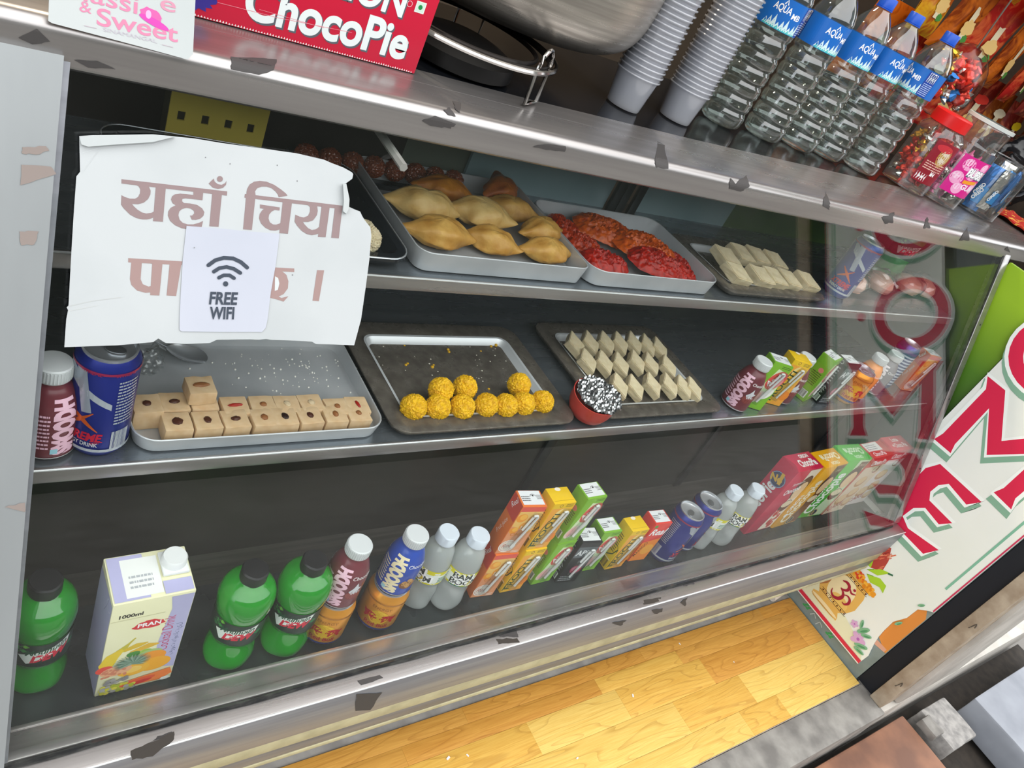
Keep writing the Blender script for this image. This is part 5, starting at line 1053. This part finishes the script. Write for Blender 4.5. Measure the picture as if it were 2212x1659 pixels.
# ================================================================== things on the counter
CZ = .7368
card = thing('shop_card', 'white shop card with pink lettering leaning on the counter edge', 'card', (0, 0, 0))
CT = radians(20); c0 = Vector((0, .7235, .729))
CN = Vector((0, -cos(CT), sin(CT))); CU = Vector((0, sin(CT), cos(CT)))
def at_card(px, py):
    d = ray(px, py); p = CAM + d * (CN.dot(c0 - CAM) / CN.dot(d)); return (p.x, (p - c0).dot(CU))
co = [at_card(*p) for p in ((104, 45), (112, 50), (300, 100), (395, 126), (405, 128), (416, 117))]; xr = at_card(416, 20)[0]; xl = co[0][0]
cpoly = co + [(xr, .085), (xl, .085)]
CF = lambda u, v, w: c0 + Vector((u, 0, 0)) + CU * v + CN * w
link('card', prism_me('card', cpoly, .0012, CF), noise_mat('card_white', '#BDC2C1', '#B4BAB9', 5, rough=.4), card, smooth=False)
K = Print(lambda u, v, e: CF(u, v, .0012 + e)); PK = '#D97F9E'
def ct(s, px, py, qx, qy, h, col, **k):
    a, b = at_card(px, py), at_card(qx, qy); w = sqrt((b[0] - a[0]) ** 2 + (b[1] - a[1]) ** 2); K.text(s, a[0], a[1], h, col, rot=atan2(b[1] - a[1], b[0] - a[0]), fit=w, res=8, **k)
ct('Sweet', 208, 53, 383, 91, .0132, PK, bold=.012); ct('&', 171, 24, 197, 30, .0085, PK); ct('lassi', 180, 1, 296, 30, .0135, PK, bold=.008); ct('e', 345, 20, 378, 28, .0125, '#C98AA0', bold=.008)
ct('SINAMANGAL', 222, 67, 338, 93, .0030, '#B9B2BC')
for p, q_ in (((181, 55), (208, 61)), ((349, 96), (373, 102))): K.stroke([at_card(*p), at_card(*q_)], .0005, '#B9A9B2')
a = at_card(326, 33); K.disc(a[0], a[1], .0085, '#E2599E', .0055, a=-.25, wob=.2, seed=3); a = at_card(332, 48); K.disc(a[0], a[1], .0125, '#CC3FA6', .0030, a=-.28); a = at_card(320, 31); K.disc(a[0], a[1], .0022, '#F3A9CC', .0034)
K.build('print', card, print_mat('label_matte'))

# big red snack carton standing on the steel edge
pb = at(895, 160, CZ); YB = pb.y; xb1 = pb.x; xb0 = xb1 - .275
cb = thing('snack_carton', 'large red cake carton with white letters on the counter edge', 'carton', ((xb0 + xb1) / 2, YB + .04, CZ)); hw = (xb1 - xb0) / 2
link('carton', frombm('carton', box_bm(-hw, hw, -.04, .04, 0, .17, .0012)), M('carton_red', '#CF1238', .38, coat=.2), cb)
SP = Print(m_right(hw * 2)); SP.rect(-.039, .001, .039, .168, '#C9C4BE'); SP.build('side_print', cb, print_mat('label_matte'))
FP = Print(m_front(.08)); xo = (xb0 + xb1) / 2
def fp(px, py): p = at_y(px, py, YB); return (p.x - xo, p.z - CZ)
def ft(s, P0, P1, h, col, dx=0, dy=0, **k):
    a, b = fp(*P0), fp(*P1); w = sqrt((b[0] - a[0]) ** 2 + (b[1] - a[1]) ** 2); FP.text(s, a[0] + dx, a[1] + dy, h, col, rot=atan2(b[1] - a[1], b[0] - a[0]), fit=w, res=8, **k)
for dx, dy, col, bo in ((.0016, -.0016, '#5A5F66', .036), (0, 0, '#E9F0EE', .03)):
    ft('ChocoPie', (523, 34), (872, 128), .036, col, dx, dy, bold=bo); ft('ORION', (640, -40), (868, 36), .030, col, dx, dy, bold=bo)
a = fp(908, 16); FP.rect(a[0] - .006, a[1] - .006, a[0] + .006, a[1] + .006, '#E6F0E8'); FP.rect(a[0] - .005, a[1] - .005, a[0] + .005, a[1] + .005, '#CFE6D6'); FP.disc(a[0], a[1], .0026, '#1F8A4A')
a = fp(885, 8); FP.ring(a[0], a[1], .003, .0005, '#F0DADD'); a = fp(880, 92); FP.ring(a[0], a[1], .0014, .0004, '#F0DADD')
a = fp(418, -4); FP.disc(a[0], a[1], .020, '#3A2F8A', .010, n=26, wob=.5, seed=5)
FP.stroke([fp(470, 5), fp(600, 38), fp(760, 70)], .0005, '#E78B98'); FP.stroke([fp(560, 20), fp(700, 60)], .0004, '#E78B98')
q = random.Random(4); P0, P1 = fp(360, 26), fp(890, 158)
for i in range(90): u = -hw + .004 + (2 * hw - .008) * i / 90; FP.poly([(u, .0012), (u + .0022, .0012), (u + .0011, .0026 + q.random() * .001)], '#F1E4E0')
FP.build('front_print', cb)

# spun steel pot on a wire ring
cen = Vector((.705, 1.085, CZ)); pot = thing('steel_pot', 'large spun steel pot resting above the wire stand', 'pot', cen)
spun = noise_mat('spun_steel', '#BDB7AE', '#9D978F', 6, (1, 1, 24), .26, .75, .1, rough2=.36, bscale=14)
pp = smooth_prof([(.02, .052), (.10, .052), (.170, .056), (.203, .066), (.224, .085), (.235, .115), (.239, .16), (.241, .24)], 6)
lathe('pot_body', pp + [(.236, .24), (.231, .12), (.20, .075), (.02, .062)], spun, pot, 80, caps=False)
rim = [(.2415 * cos(t), .2415 * sin(t), .20) for t in [2 * pi * i / 64 for i in range(64)]]
tube('rim_band', rim, .004, spun, pot, closed=True)
std = thing('wire_stand', 'round chromed wire stand with bent legs on the counter', 'stand', (.575, .915, CZ)); chrome = M('chrome_wire', '#B9B6B2', .15, 1.0); blackened = M('blackened_wire', '#2A2624', .35, .8)
for r, z, m, w in ((.128, .046, chrome, .0035), (.118, .046, blackened, .003), (.100, .045, blackened, .003)): tube('ring', [(r * cos(t), r * sin(t), z) for t in [2 * pi * i / 72 for i in range(72)]], w, m, std, closed=True)
for a in (-1.0, 3.0, 1.0):
    c_, s_ = cos(a), sin(a); T_ = Vector((-s_, c_, 0)); Rv = Vector((c_, s_, 0)); P = []
    for k in range(9): t = pi * k / 8; P.append(Rv * (.120) + T_ * (.019 * cos(t)) + Vector((0, 0, .046 + (.026 if a < 0 else .003) * sin(t))))
    P = [Rv * .122 + T_ * .019 + Vector((0, 0, .0032))] + P + [Rv * .122 - T_ * .019 + Vector((0, 0, .0032))]
    P = [P[0] - T_ * .019 * 1.0] + P + [P[-1] + T_ * .019 * 1.0]
    tube('leg', P, .0026, chrome, std)
burner = thing('gas_burner', 'black gas burner under the wire stand and pot', 'burner', (.575, .915, CZ)); lathe('burner_body', [(.07, 0), (.08, .004), (.08, .022), (.06, .030), (.045, .034), (.00002, .034)], M('burner_black', '#131211', .4, .3), burner, 40, caps=False)

# stacks of clear cups
cup_m = clear_mat('cup_plastic', (.93, .94, .96), .12, .05, 1.6, white=.48, wcol='#F4F5FA')
CUP = lathe_me('cup', [(.0005, .001), (.0278, .001), (.0285, .003), (.0345, .050), (.0352, .052), (.0374, .0525), (.0380, .0540), (.0370, .0555), (.0352, .0552), (.034, .051), (.0278, .004)], 36, False)
NTH = ['first', 'second', 'third', 'fourth', 'fifth', 'sixth', 'seventh', 'eighth', 'ninth', 'tenth', 'eleventh', 'twelfth', 'thirteenth', 'fourteenth', 'fifteenth', 'sixteenth', 'seventeenth', 'eighteenth', 'nineteenth', 'twentieth'] + ['twenty ' + k for k in ('first', 'second', 'third', 'fourth', 'fifth', 'sixth', 'seventh', 'eighth', 'ninth')] + ['thirtieth']
def cups(px, py, n, step, who):
    p = at(px, py, CZ)
    for i in range(n):
        o = link('plastic_cup', CUP, cup_m, None, loc=(p.x + .0006 * sin(i * 2.1), p.y + .0006 * cos(i * 1.7), CZ + i * step), angle=40)
        o['group'] = 'clear cups nested in the %s' % who; o['category'] = 'cup'
        o['label'] = ('clear plastic cup at the bottom of the %s' if i == 0 else 'clear plastic cup, ' + NTH[i] + ' from the bottom of the %s') % who
cups(1345, 228, 30, .0080, 'stack beside the steel pot'); cups(1456, 256, 30, .0076, 'stack beside the water bottles')

# water bottles
wat = clear_mat('clear_water', (.86, .93, .90), .03, .06, 2.4, white=.05, wcol='#DCEAE6'); CH = .31
bp = [(.028, 0), (.037, .004), (.040, .012)]
for i in range(5): z = .024 + i * .0262; bp += [(.0405, z), (.0398, z + .005), (.0372, z + .0095), (.0398, z + .014), (.0405, z + .018)]
bp += [(.0400, .160), (.0370, .166), (.0400, .172), (.0402, .178), (.0402, .232), (.0395, .240), (.033, .258), (.021, .275), (.0140, .284), (.0132, .292)]
bp = smooth_prof(bp, 2)
def water_bottle():
    root = thing('water_bottle', 'x', 'water bottle')
    lathe('bottle', bp, wat, root, 44, wob=lambda a, z: 1 + (.012 * sin(2 * a + z * 120) if z < .155 else 0))
    lathe('cap', [(.0142, .285), (.0158, .286), (.0158, .302), (.0145, .304), (.00002, .304)], M('blue_cap', '#1F56C4', .35), root, 36, caps=False, wob=lambda a, z: 1 + .015 * sin(36 * a))
    lathe('neck_ring', [(.0136, .2835), (.0168, .2835), (.0168, .2855), (.0136, .2855)], M('blue_cap'), root, 30, caps=False)
    P = Print(m_cyl(bp), .007, base=.0008); R_ = .0405
    P.rect(-pi * R_, .181, pi * R_, .231, '#1B6BC2')
    for o in (-.001, -.001 + pi * R_):
        for k in range(9): x = o - .030 + k * .0078; P.poly([(x - .005, .182), (x, .193 + .005 * ((k * 7) % 3)), (x + .006, .182)], '#D9F1F2'); P.poly([(x - .004, .1815), (x + .001, .188), (x + .005, .1815)], '#3FC3C4')
        P.text('AQUA', o - .028, .209, .011, '#FFFFFF', bold=.02, fit=.034); P.text('MB', o + .009, .205, .009, '#FFFFFF', bold=.02); P.stroke([(o - .012, .221), (o - .009, .228), (o - .006, .221)], .002, '#FFFFFF')
        P.rect(o + .034, .182, o + .056, .230, '#1C3F9E'); P.rect(o + .037, .210, o + .054, .229, '#E9EDF2'); P.lines(o + .038, .211, .015, .017, 6, '#5A6270', 3); P.lines(o + .036, .184, .019, .024, 7, '#B9CBE8', 4)
    P.build('label_print', root, print_mat('label_matte')); return root
WB = water_bottle()
for i, (px, py, ex) in enumerate([(1550, 264, .25), (1640, 294, .75), (1714, 316, .75), (1776, 336, .9), (1850, 366, -.65)]):
    p = at(px, py, CZ); o = WB if i == 0 else copy_tree(WB); place(o, (p.x, p.y, CZ + .0006), face_cam(p, ex)); o['label'] = ['clear water bottle beside the stacked cups', 'second water bottle from the stacked cups', 'middle one of the five water bottles', 'fourth water bottle from the stacked cups', 'water bottle nearest the candy jar'][i]; o['group'] = 'water bottles on the counter'

# jars, sweets, packets at the far end
jar_m = clear_mat('jar_plastic', (.93, .95, .94), .05, .05, 1.8, white=.05)
wr_r = noise_mat('red_wrapper', '#C21F1C', '#E8442A', 90, rough=.2, metal=.35, lo=.4, hi=.6); wr_s = M('silver_wrapper', '#D9D5CE', .2, .85); wr_g = M('gold_wrapper', '#D9A53A', .22, .8); wr_b = M('blue_wrapper', '#2470B8', .25, .4); wr_p = M('pink_wrapper', '#E0739E', .3, .2)
def candy_me(seed):
    v, f = [], []; n, m = 10, [( -.016, .0075), (-.011, .0035), (-.0085, .0022), (-.0075, .006), (-.004, .0078), (.004, .0078), (.0075, .006), (.0085, .0022), (.011, .0035), (.016, .0075)]
    for k, (x, r) in enumerate(m):
        for i in range(n): a = 2 * pi * i / n; fl = .3 if k in (0, 9) else 1; w = 1 + .25 * noise.noise(Vector((k * 1.7, i * 1.3, seed))); v.append((x, r * cos(a) * w, r * sin(a) * w * fl))
    for k in range(len(m) - 1):
        for i in range(n): j = (i + 1) % n; f.append((k * n + i, k * n + j, (k + 1) * n + j, (k + 1) * n + i))
    f.append(tuple(range(n))[::-1]); f.append(tuple((len(m) - 1) * n + i for i in range(n)))
    return pydata('candy', v, f)
CM = [candy_me(k) for k in range(4)]
cq = random.Random(11)
def candies(n, fn, mats, label, grp, sc=1.0):
    for i in range(n):
        me = CM[i % 4]
        key = (i % 4, mats[i % len(mats)].name)
        if key not in _cm: _cm[key] = me.copy(); _cm[key].materials.clear(); _cm[key].materials.append(mats[i % len(mats)])
        o = link('wrapped_candy', _cm[key], None, None, loc=fn(i), rot=(cq.random() * 6, cq.random() * 6, cq.random() * 6), smooth=False); o.scale = (sc, sc, sc); tag(o, label, 'candy', grp)
_cm = {}
p1 = at(1948, 400, CZ); jr = thing('candy_jar', 'clear candy jar with a red lid full of red wrapped candies', 'jar', (p1.x, p1.y, CZ))
jp = smooth_prof([(.040, .001), (.052, .004), (.055, .015), (.055, .120), (.052, .136), (.040, .150), (.038, .158)], 3); lathe('jar_body', jp, jar_m, jr, 40)
lathe('lid', [(.040, .150), (.0435, .151), (.0435, .176), (.040, .179), (.00002, .179)], M('red_lid', '#D81E1E', .35), jr, 40, caps=False, wob=lambda a, z: 1 + .01 * sin(40 * a))
def in_jar(i): a = i * 2.4; r = .040 * sqrt((i % 7 + 1) / 7); return (p1.x + r * cos(a), p1.y + r * sin(a), CZ + .019 + .112 * (i / 60))
candies(60, in_jar, [wr_r, wr_s, wr_r, wr_g, wr_r], 'red and silver wrapped candy inside the red-lidded jar', 'candies inside the red-lidded jar')
LP_ = Print(m_cyl(jp, face_cam(p1, .55)), .008, base=.0006); LP_.rect(-.026, .030, .036, .125, '#8E1A2A'); LP_.rect(-.022, .034, .002, .050, '#F0EEEC'); LP_.rect(.006, .050, .018, .060, '#F0EEEC'); LP_.disc(.010, .095, .016, '#B9934A', .022); LP_.disc(.010, .095, .012, '#D9CDB8', .017); LP_.lines(-.020, .060, .05, .02, 4, '#E0B9A9', 4); LP_.disc(.0, .112, .02, '#C5303A', .008)
LP_.build('label_print', jr, print_mat('label_matte'))
p2 = at(2012, 430, CZ); jg = thing('candy_jar', 'clear jar with a pink bubble gum label', 'jar', (p2.x + .02, p2.y + .01, CZ)); jq = smooth_prof([(.044, .001), (.056, .005), (.058, .016), (.058, .130), (.054, .142), (.052, .150), (.054, .185), (.052, .192)], 3); lathe('jar_body', jq, jar_m, jg, 44, wob=lambda a, z: 1 + (.012 * sin(40 * a) if z > .146 else 0))
lathe('lid_ring', [(.053, .190), (.056, .191), (.056, .198), (.050, .199)], M('clear_rim', '#C9CFCB', .3), jg, 40, caps=False)
candies(34, lambda i: (jg.location.x + .042 * sqrt((i % 5 + 1) / 5) * cos(i * 2.4), jg.location.y + .042 * sqrt((i % 5 + 1) / 5) * sin(i * 2.4), CZ + .019 + .10 * i / 34), [wr_p, wr_p, wr_s], 'pink wrapped gum inside the bubble gum jar', 'gums inside the bubble gum jar')
LG = Print(m_cyl(jq, face_cam(p2, .55)), .008, base=.0006); LG.rect(-.035, .034, .055, .122, '#D81E8A')
for x, y, r in ((-.012, .104, .014), (.010, .090, .015), (-.018, .070, .015), (.030, .108, .012), (.040, .062, .014), (-.002, .050, .013)): LG.disc(x, y, r, '#F2A9CF'); LG.disc(x - r * .25, y + r * .3, r * .55, '#F9D3E6')
LG.text('BUBBLE', -.004, .082, .018, '#2A3350', bold=.09, fit=.060); LG.text('BUBBLE', -.004, .082, .018, '#FFFFFF', bold=.05, fit=.060); LG.poly([(.0, .072), (.04, .078), (.04, .070), (.0, .064)], '#F0A02C'); LG.text('GUM', .004, .052, .012, '#F6E6EF', bold=.04)
LG.build('label_print', jg, print_mat('label_matte'))
p3_ = at(2088, 452, CZ); ob = thing('biscuit_jar', 'clear jar stuffed with blue biscuit packs beside the gum jar', 'jar', (p3_.x + .02, p3_.y, CZ)); lathe('jar_body', smooth_prof([(.048, .001), (.060, .005), (.062, .016), (.062, .130), (.058, .140)], 3), jar_m, ob, 44); 
for i in range(11):
    a = i * .62 - 2.9; r = .040; t = thing('biscuit_pack', 'small blue and silver biscuit pack inside the biscuit jar', 'biscuit pack', (ob.location.x + r * cos(a), ob.location.y + r * sin(a), CZ + .006 + .012 * (i % 3)), a + pi / 2 + .3, 'biscuit packs in the jar')
    bm = bmesh.new(); bmesh.ops.create_grid(bm, x_segments=8, y_segments=12, size=1)
    for v in bm.verts: x, y = v.co.x, v.co.y; v.co = Vector((x * .019, -.008 * (1 - x * x) * (1 - y ** 6) + .0012 * noise.noise(Vector((x * 3, y * 5, i))), .052 + y * .050))
    r_ = bmesh.ops.duplicate(bm, geom=bm.faces[:]); 
    for v in [q_ for q_ in r_['geom'] if isinstance(q_, bmesh.types.BMVert)]: v.co.y = -v.co.y + .0005
    link('pack', frombm('pack', bm), [wr_b, wr_s][i % 2], t, smooth=False)
    pk = Print(lambda u, v, e: (u, -.0092 - e, v)); pk.rect(-.012, .020, .012, .050, '#2A86C8'); pk.text('OREO', -.008, .024, .008, '#FFFFFF', rot=radians(75), bold=.05); pk.build('print', t)
pk_ = at(2160, 455, CZ); hb = thing('black_bag', 'glossy black plastic bag at the end of the counter', 'bag', (pk_.x, pk_.y + .07, CZ))
bm = bmesh.new(); bmesh.ops.create_icosphere(bm, subdivisions=5, radius=1)
for v in bm.verts: n0 = v.co.normalized(); k = 1 + .22 * noise.noise(n0 * 2.2) + .07 * abs(noise.noise(n0 * 8)); v.co = Vector((n0.x * .16 * k, n0.y * .09 * k, max(.0, .085 + n0.z * .10 * k)))
link('bag_body', frombm('bag_body', bm), M('black_plastic', '#0E1014', .18), hb, angle=60)
tube('strap', [(-.10, -.06, .02), (-.05, -.10, .06), (.02, -.10, .10), (.09, -.07, .16)], .007, M('dark_strap', '#2B2E34', .5), hb, flat=.4)
ct_ = thing('red_cloth', 'red cloth with small yellow dots at the counter corner', 'cloth', (2.42, .86, CZ)); bm = bmesh.new(); bmesh.ops.create_grid(bm, x_segments=16, y_segments=16, size=1)
for v in bm.verts: x, y = v.co.x, v.co.y; v.co = Vector((x * .10, y * .08, .012 + .010 * noise.noise(Vector((x * 2, y * 2, 0)))))
bmesh.ops.solidify(bm, geom=bm.faces[:], thickness=.004)
link('cloth', frombm('cloth', bm), noise_mat('dotted_red', '#C22E22', '#E6B048', 90, rough=.8, lo=.62, hi=.66, detail=0), ct_)
candies(28, lambda i: (1.95 + cq.uniform(-.055, .10), 1.055 + cq.uniform(-.02, .025), .965 + cq.uniform(-.05, .05)), [wr_r, wr_s, wr_r, wr_g, wr_r, wr_b, wr_r], 'red and gold wrapped candy in the hanging net behind the jars', 'candies hanging behind the jars', 1.5)
nb = thing('candy_net', 'clear hanging bag holding red wrapped candies', 'bag', (1.972, 1.058, .965))
bm = bmesh.new(); bmesh.ops.create_icosphere(bm, subdivisions=4, radius=1)
for v in bm.verts: n0 = v.co.normalized(); k = 1 + .06 * noise.noise(n0 * 6); v.co = Vector((n0.x * .105 * k, n0.y * .050 * k, n0.z * .085 * k))
link('net', frombm('net', bm), clear_mat('thin_wrap', (.98, .98, .98), .15, .03, 1.2), nb); tube('cord', [(0, 0, .08), (0, .01, .5), (0, .02, 1.33)], .002, M('wire'), nb, n=5)
# snack packets hung behind
def packet_me(seed, w=.075, h=.105):
    v, f = [], []; nx, ny = 14, 18
    for s in (-1, 1):
        for j in range(ny + 1):
            for i in range(nx + 1):
                x, y = i / nx * 2 - 1, j / ny * 2 - 1; d = .016 * (1 - x ** 4) * (1 - y ** 6) + .004 * noise.noise(Vector((x * 3, y * 3, seed))) * (1 - abs(y)); v.append((x * w * (1 - .05 * (1 - y * y)), s * d, y * h))
    b = (nx + 1) * (ny + 1)
    for j in range(ny):
        for i in range(nx): a = j * (nx + 1) + i; f.append((a, a + 1, a + nx + 2, a + nx + 1)); f.append((b + a, b + a + nx + 1, b + a + nx + 2, b + a + 1))
    return pydata('packet', v, f)
PKM = [packet_me(k) for k in range(3)]
pc = [('orange', '#D9701C', '#8E3A12'), ('brown', '#8A4318', '#C97A2A'), ('red', '#B8241E', '#E26A3A'), ('yellow', '#D9A21C', '#B8561A'), ('maroon', '#7E2A24', '#C96A4A')]
pm = {n0: noise_mat('packet_' + n0, c1, c2, 16, rough=.25, metal=.15, lo=.45, hi=.6, detail=6, dist=1.5) for n0, c1, c2 in pc}
pk_n = 0
for r in range(3):
    for c in range(8):
        n0 = pc[(r * 3 + c * 2 + (c // 3)) % 5][0]; x = 1.97 + c * .160 + r * .03; z = .955 + r * .165 - .012 * c; y = 1.30 - .065 * r
        me = PKM[pk_n % 3].copy(); me.materials.clear(); me.materials.append(pm[n0])
        t = thing('snack_packet', 'x', 'snack packet', (x, y, z), cq.uniform(-.35, .35), 'snack packets hanging behind the counter'); t['label'] = '%s crinkled snack packet hung behind the counter, %s along the %s string' % (n0, ORD[c], ['lowest', 'middle', 'top'][r])
        link('packet', me, None, t, rot=(cq.uniform(-.15, .15), 0, 0), angle=50)
        q = Print(lambda u, v, e: (u, -.0185 - e, v)); q.rect(-.012, -.06, .012, .05, '#E9D9B4'); q.disc(cq.uniform(-.01, .01), -.03, .030, '#E8C27A', .020, wob=.3, seed=pk_n); q.disc(.0, .04, .034, ['#F2D21E', '#E23A2C', '#F6E9C8'][pk_n % 3], .014, wob=.2, seed=pk_n + 1); q.disc(.02, -.055, .014, '#4A8A3A', .010, wob=.4, seed=pk_n); q.build('print', t); pk_n += 1
        tube('string', [(0, 0, .10), (0, 0, .155)], .0012, M('wire'), t, n=5)
# tidy: unused prototypes would sit at the origin; there are none
bpy.context.view_layer.update()
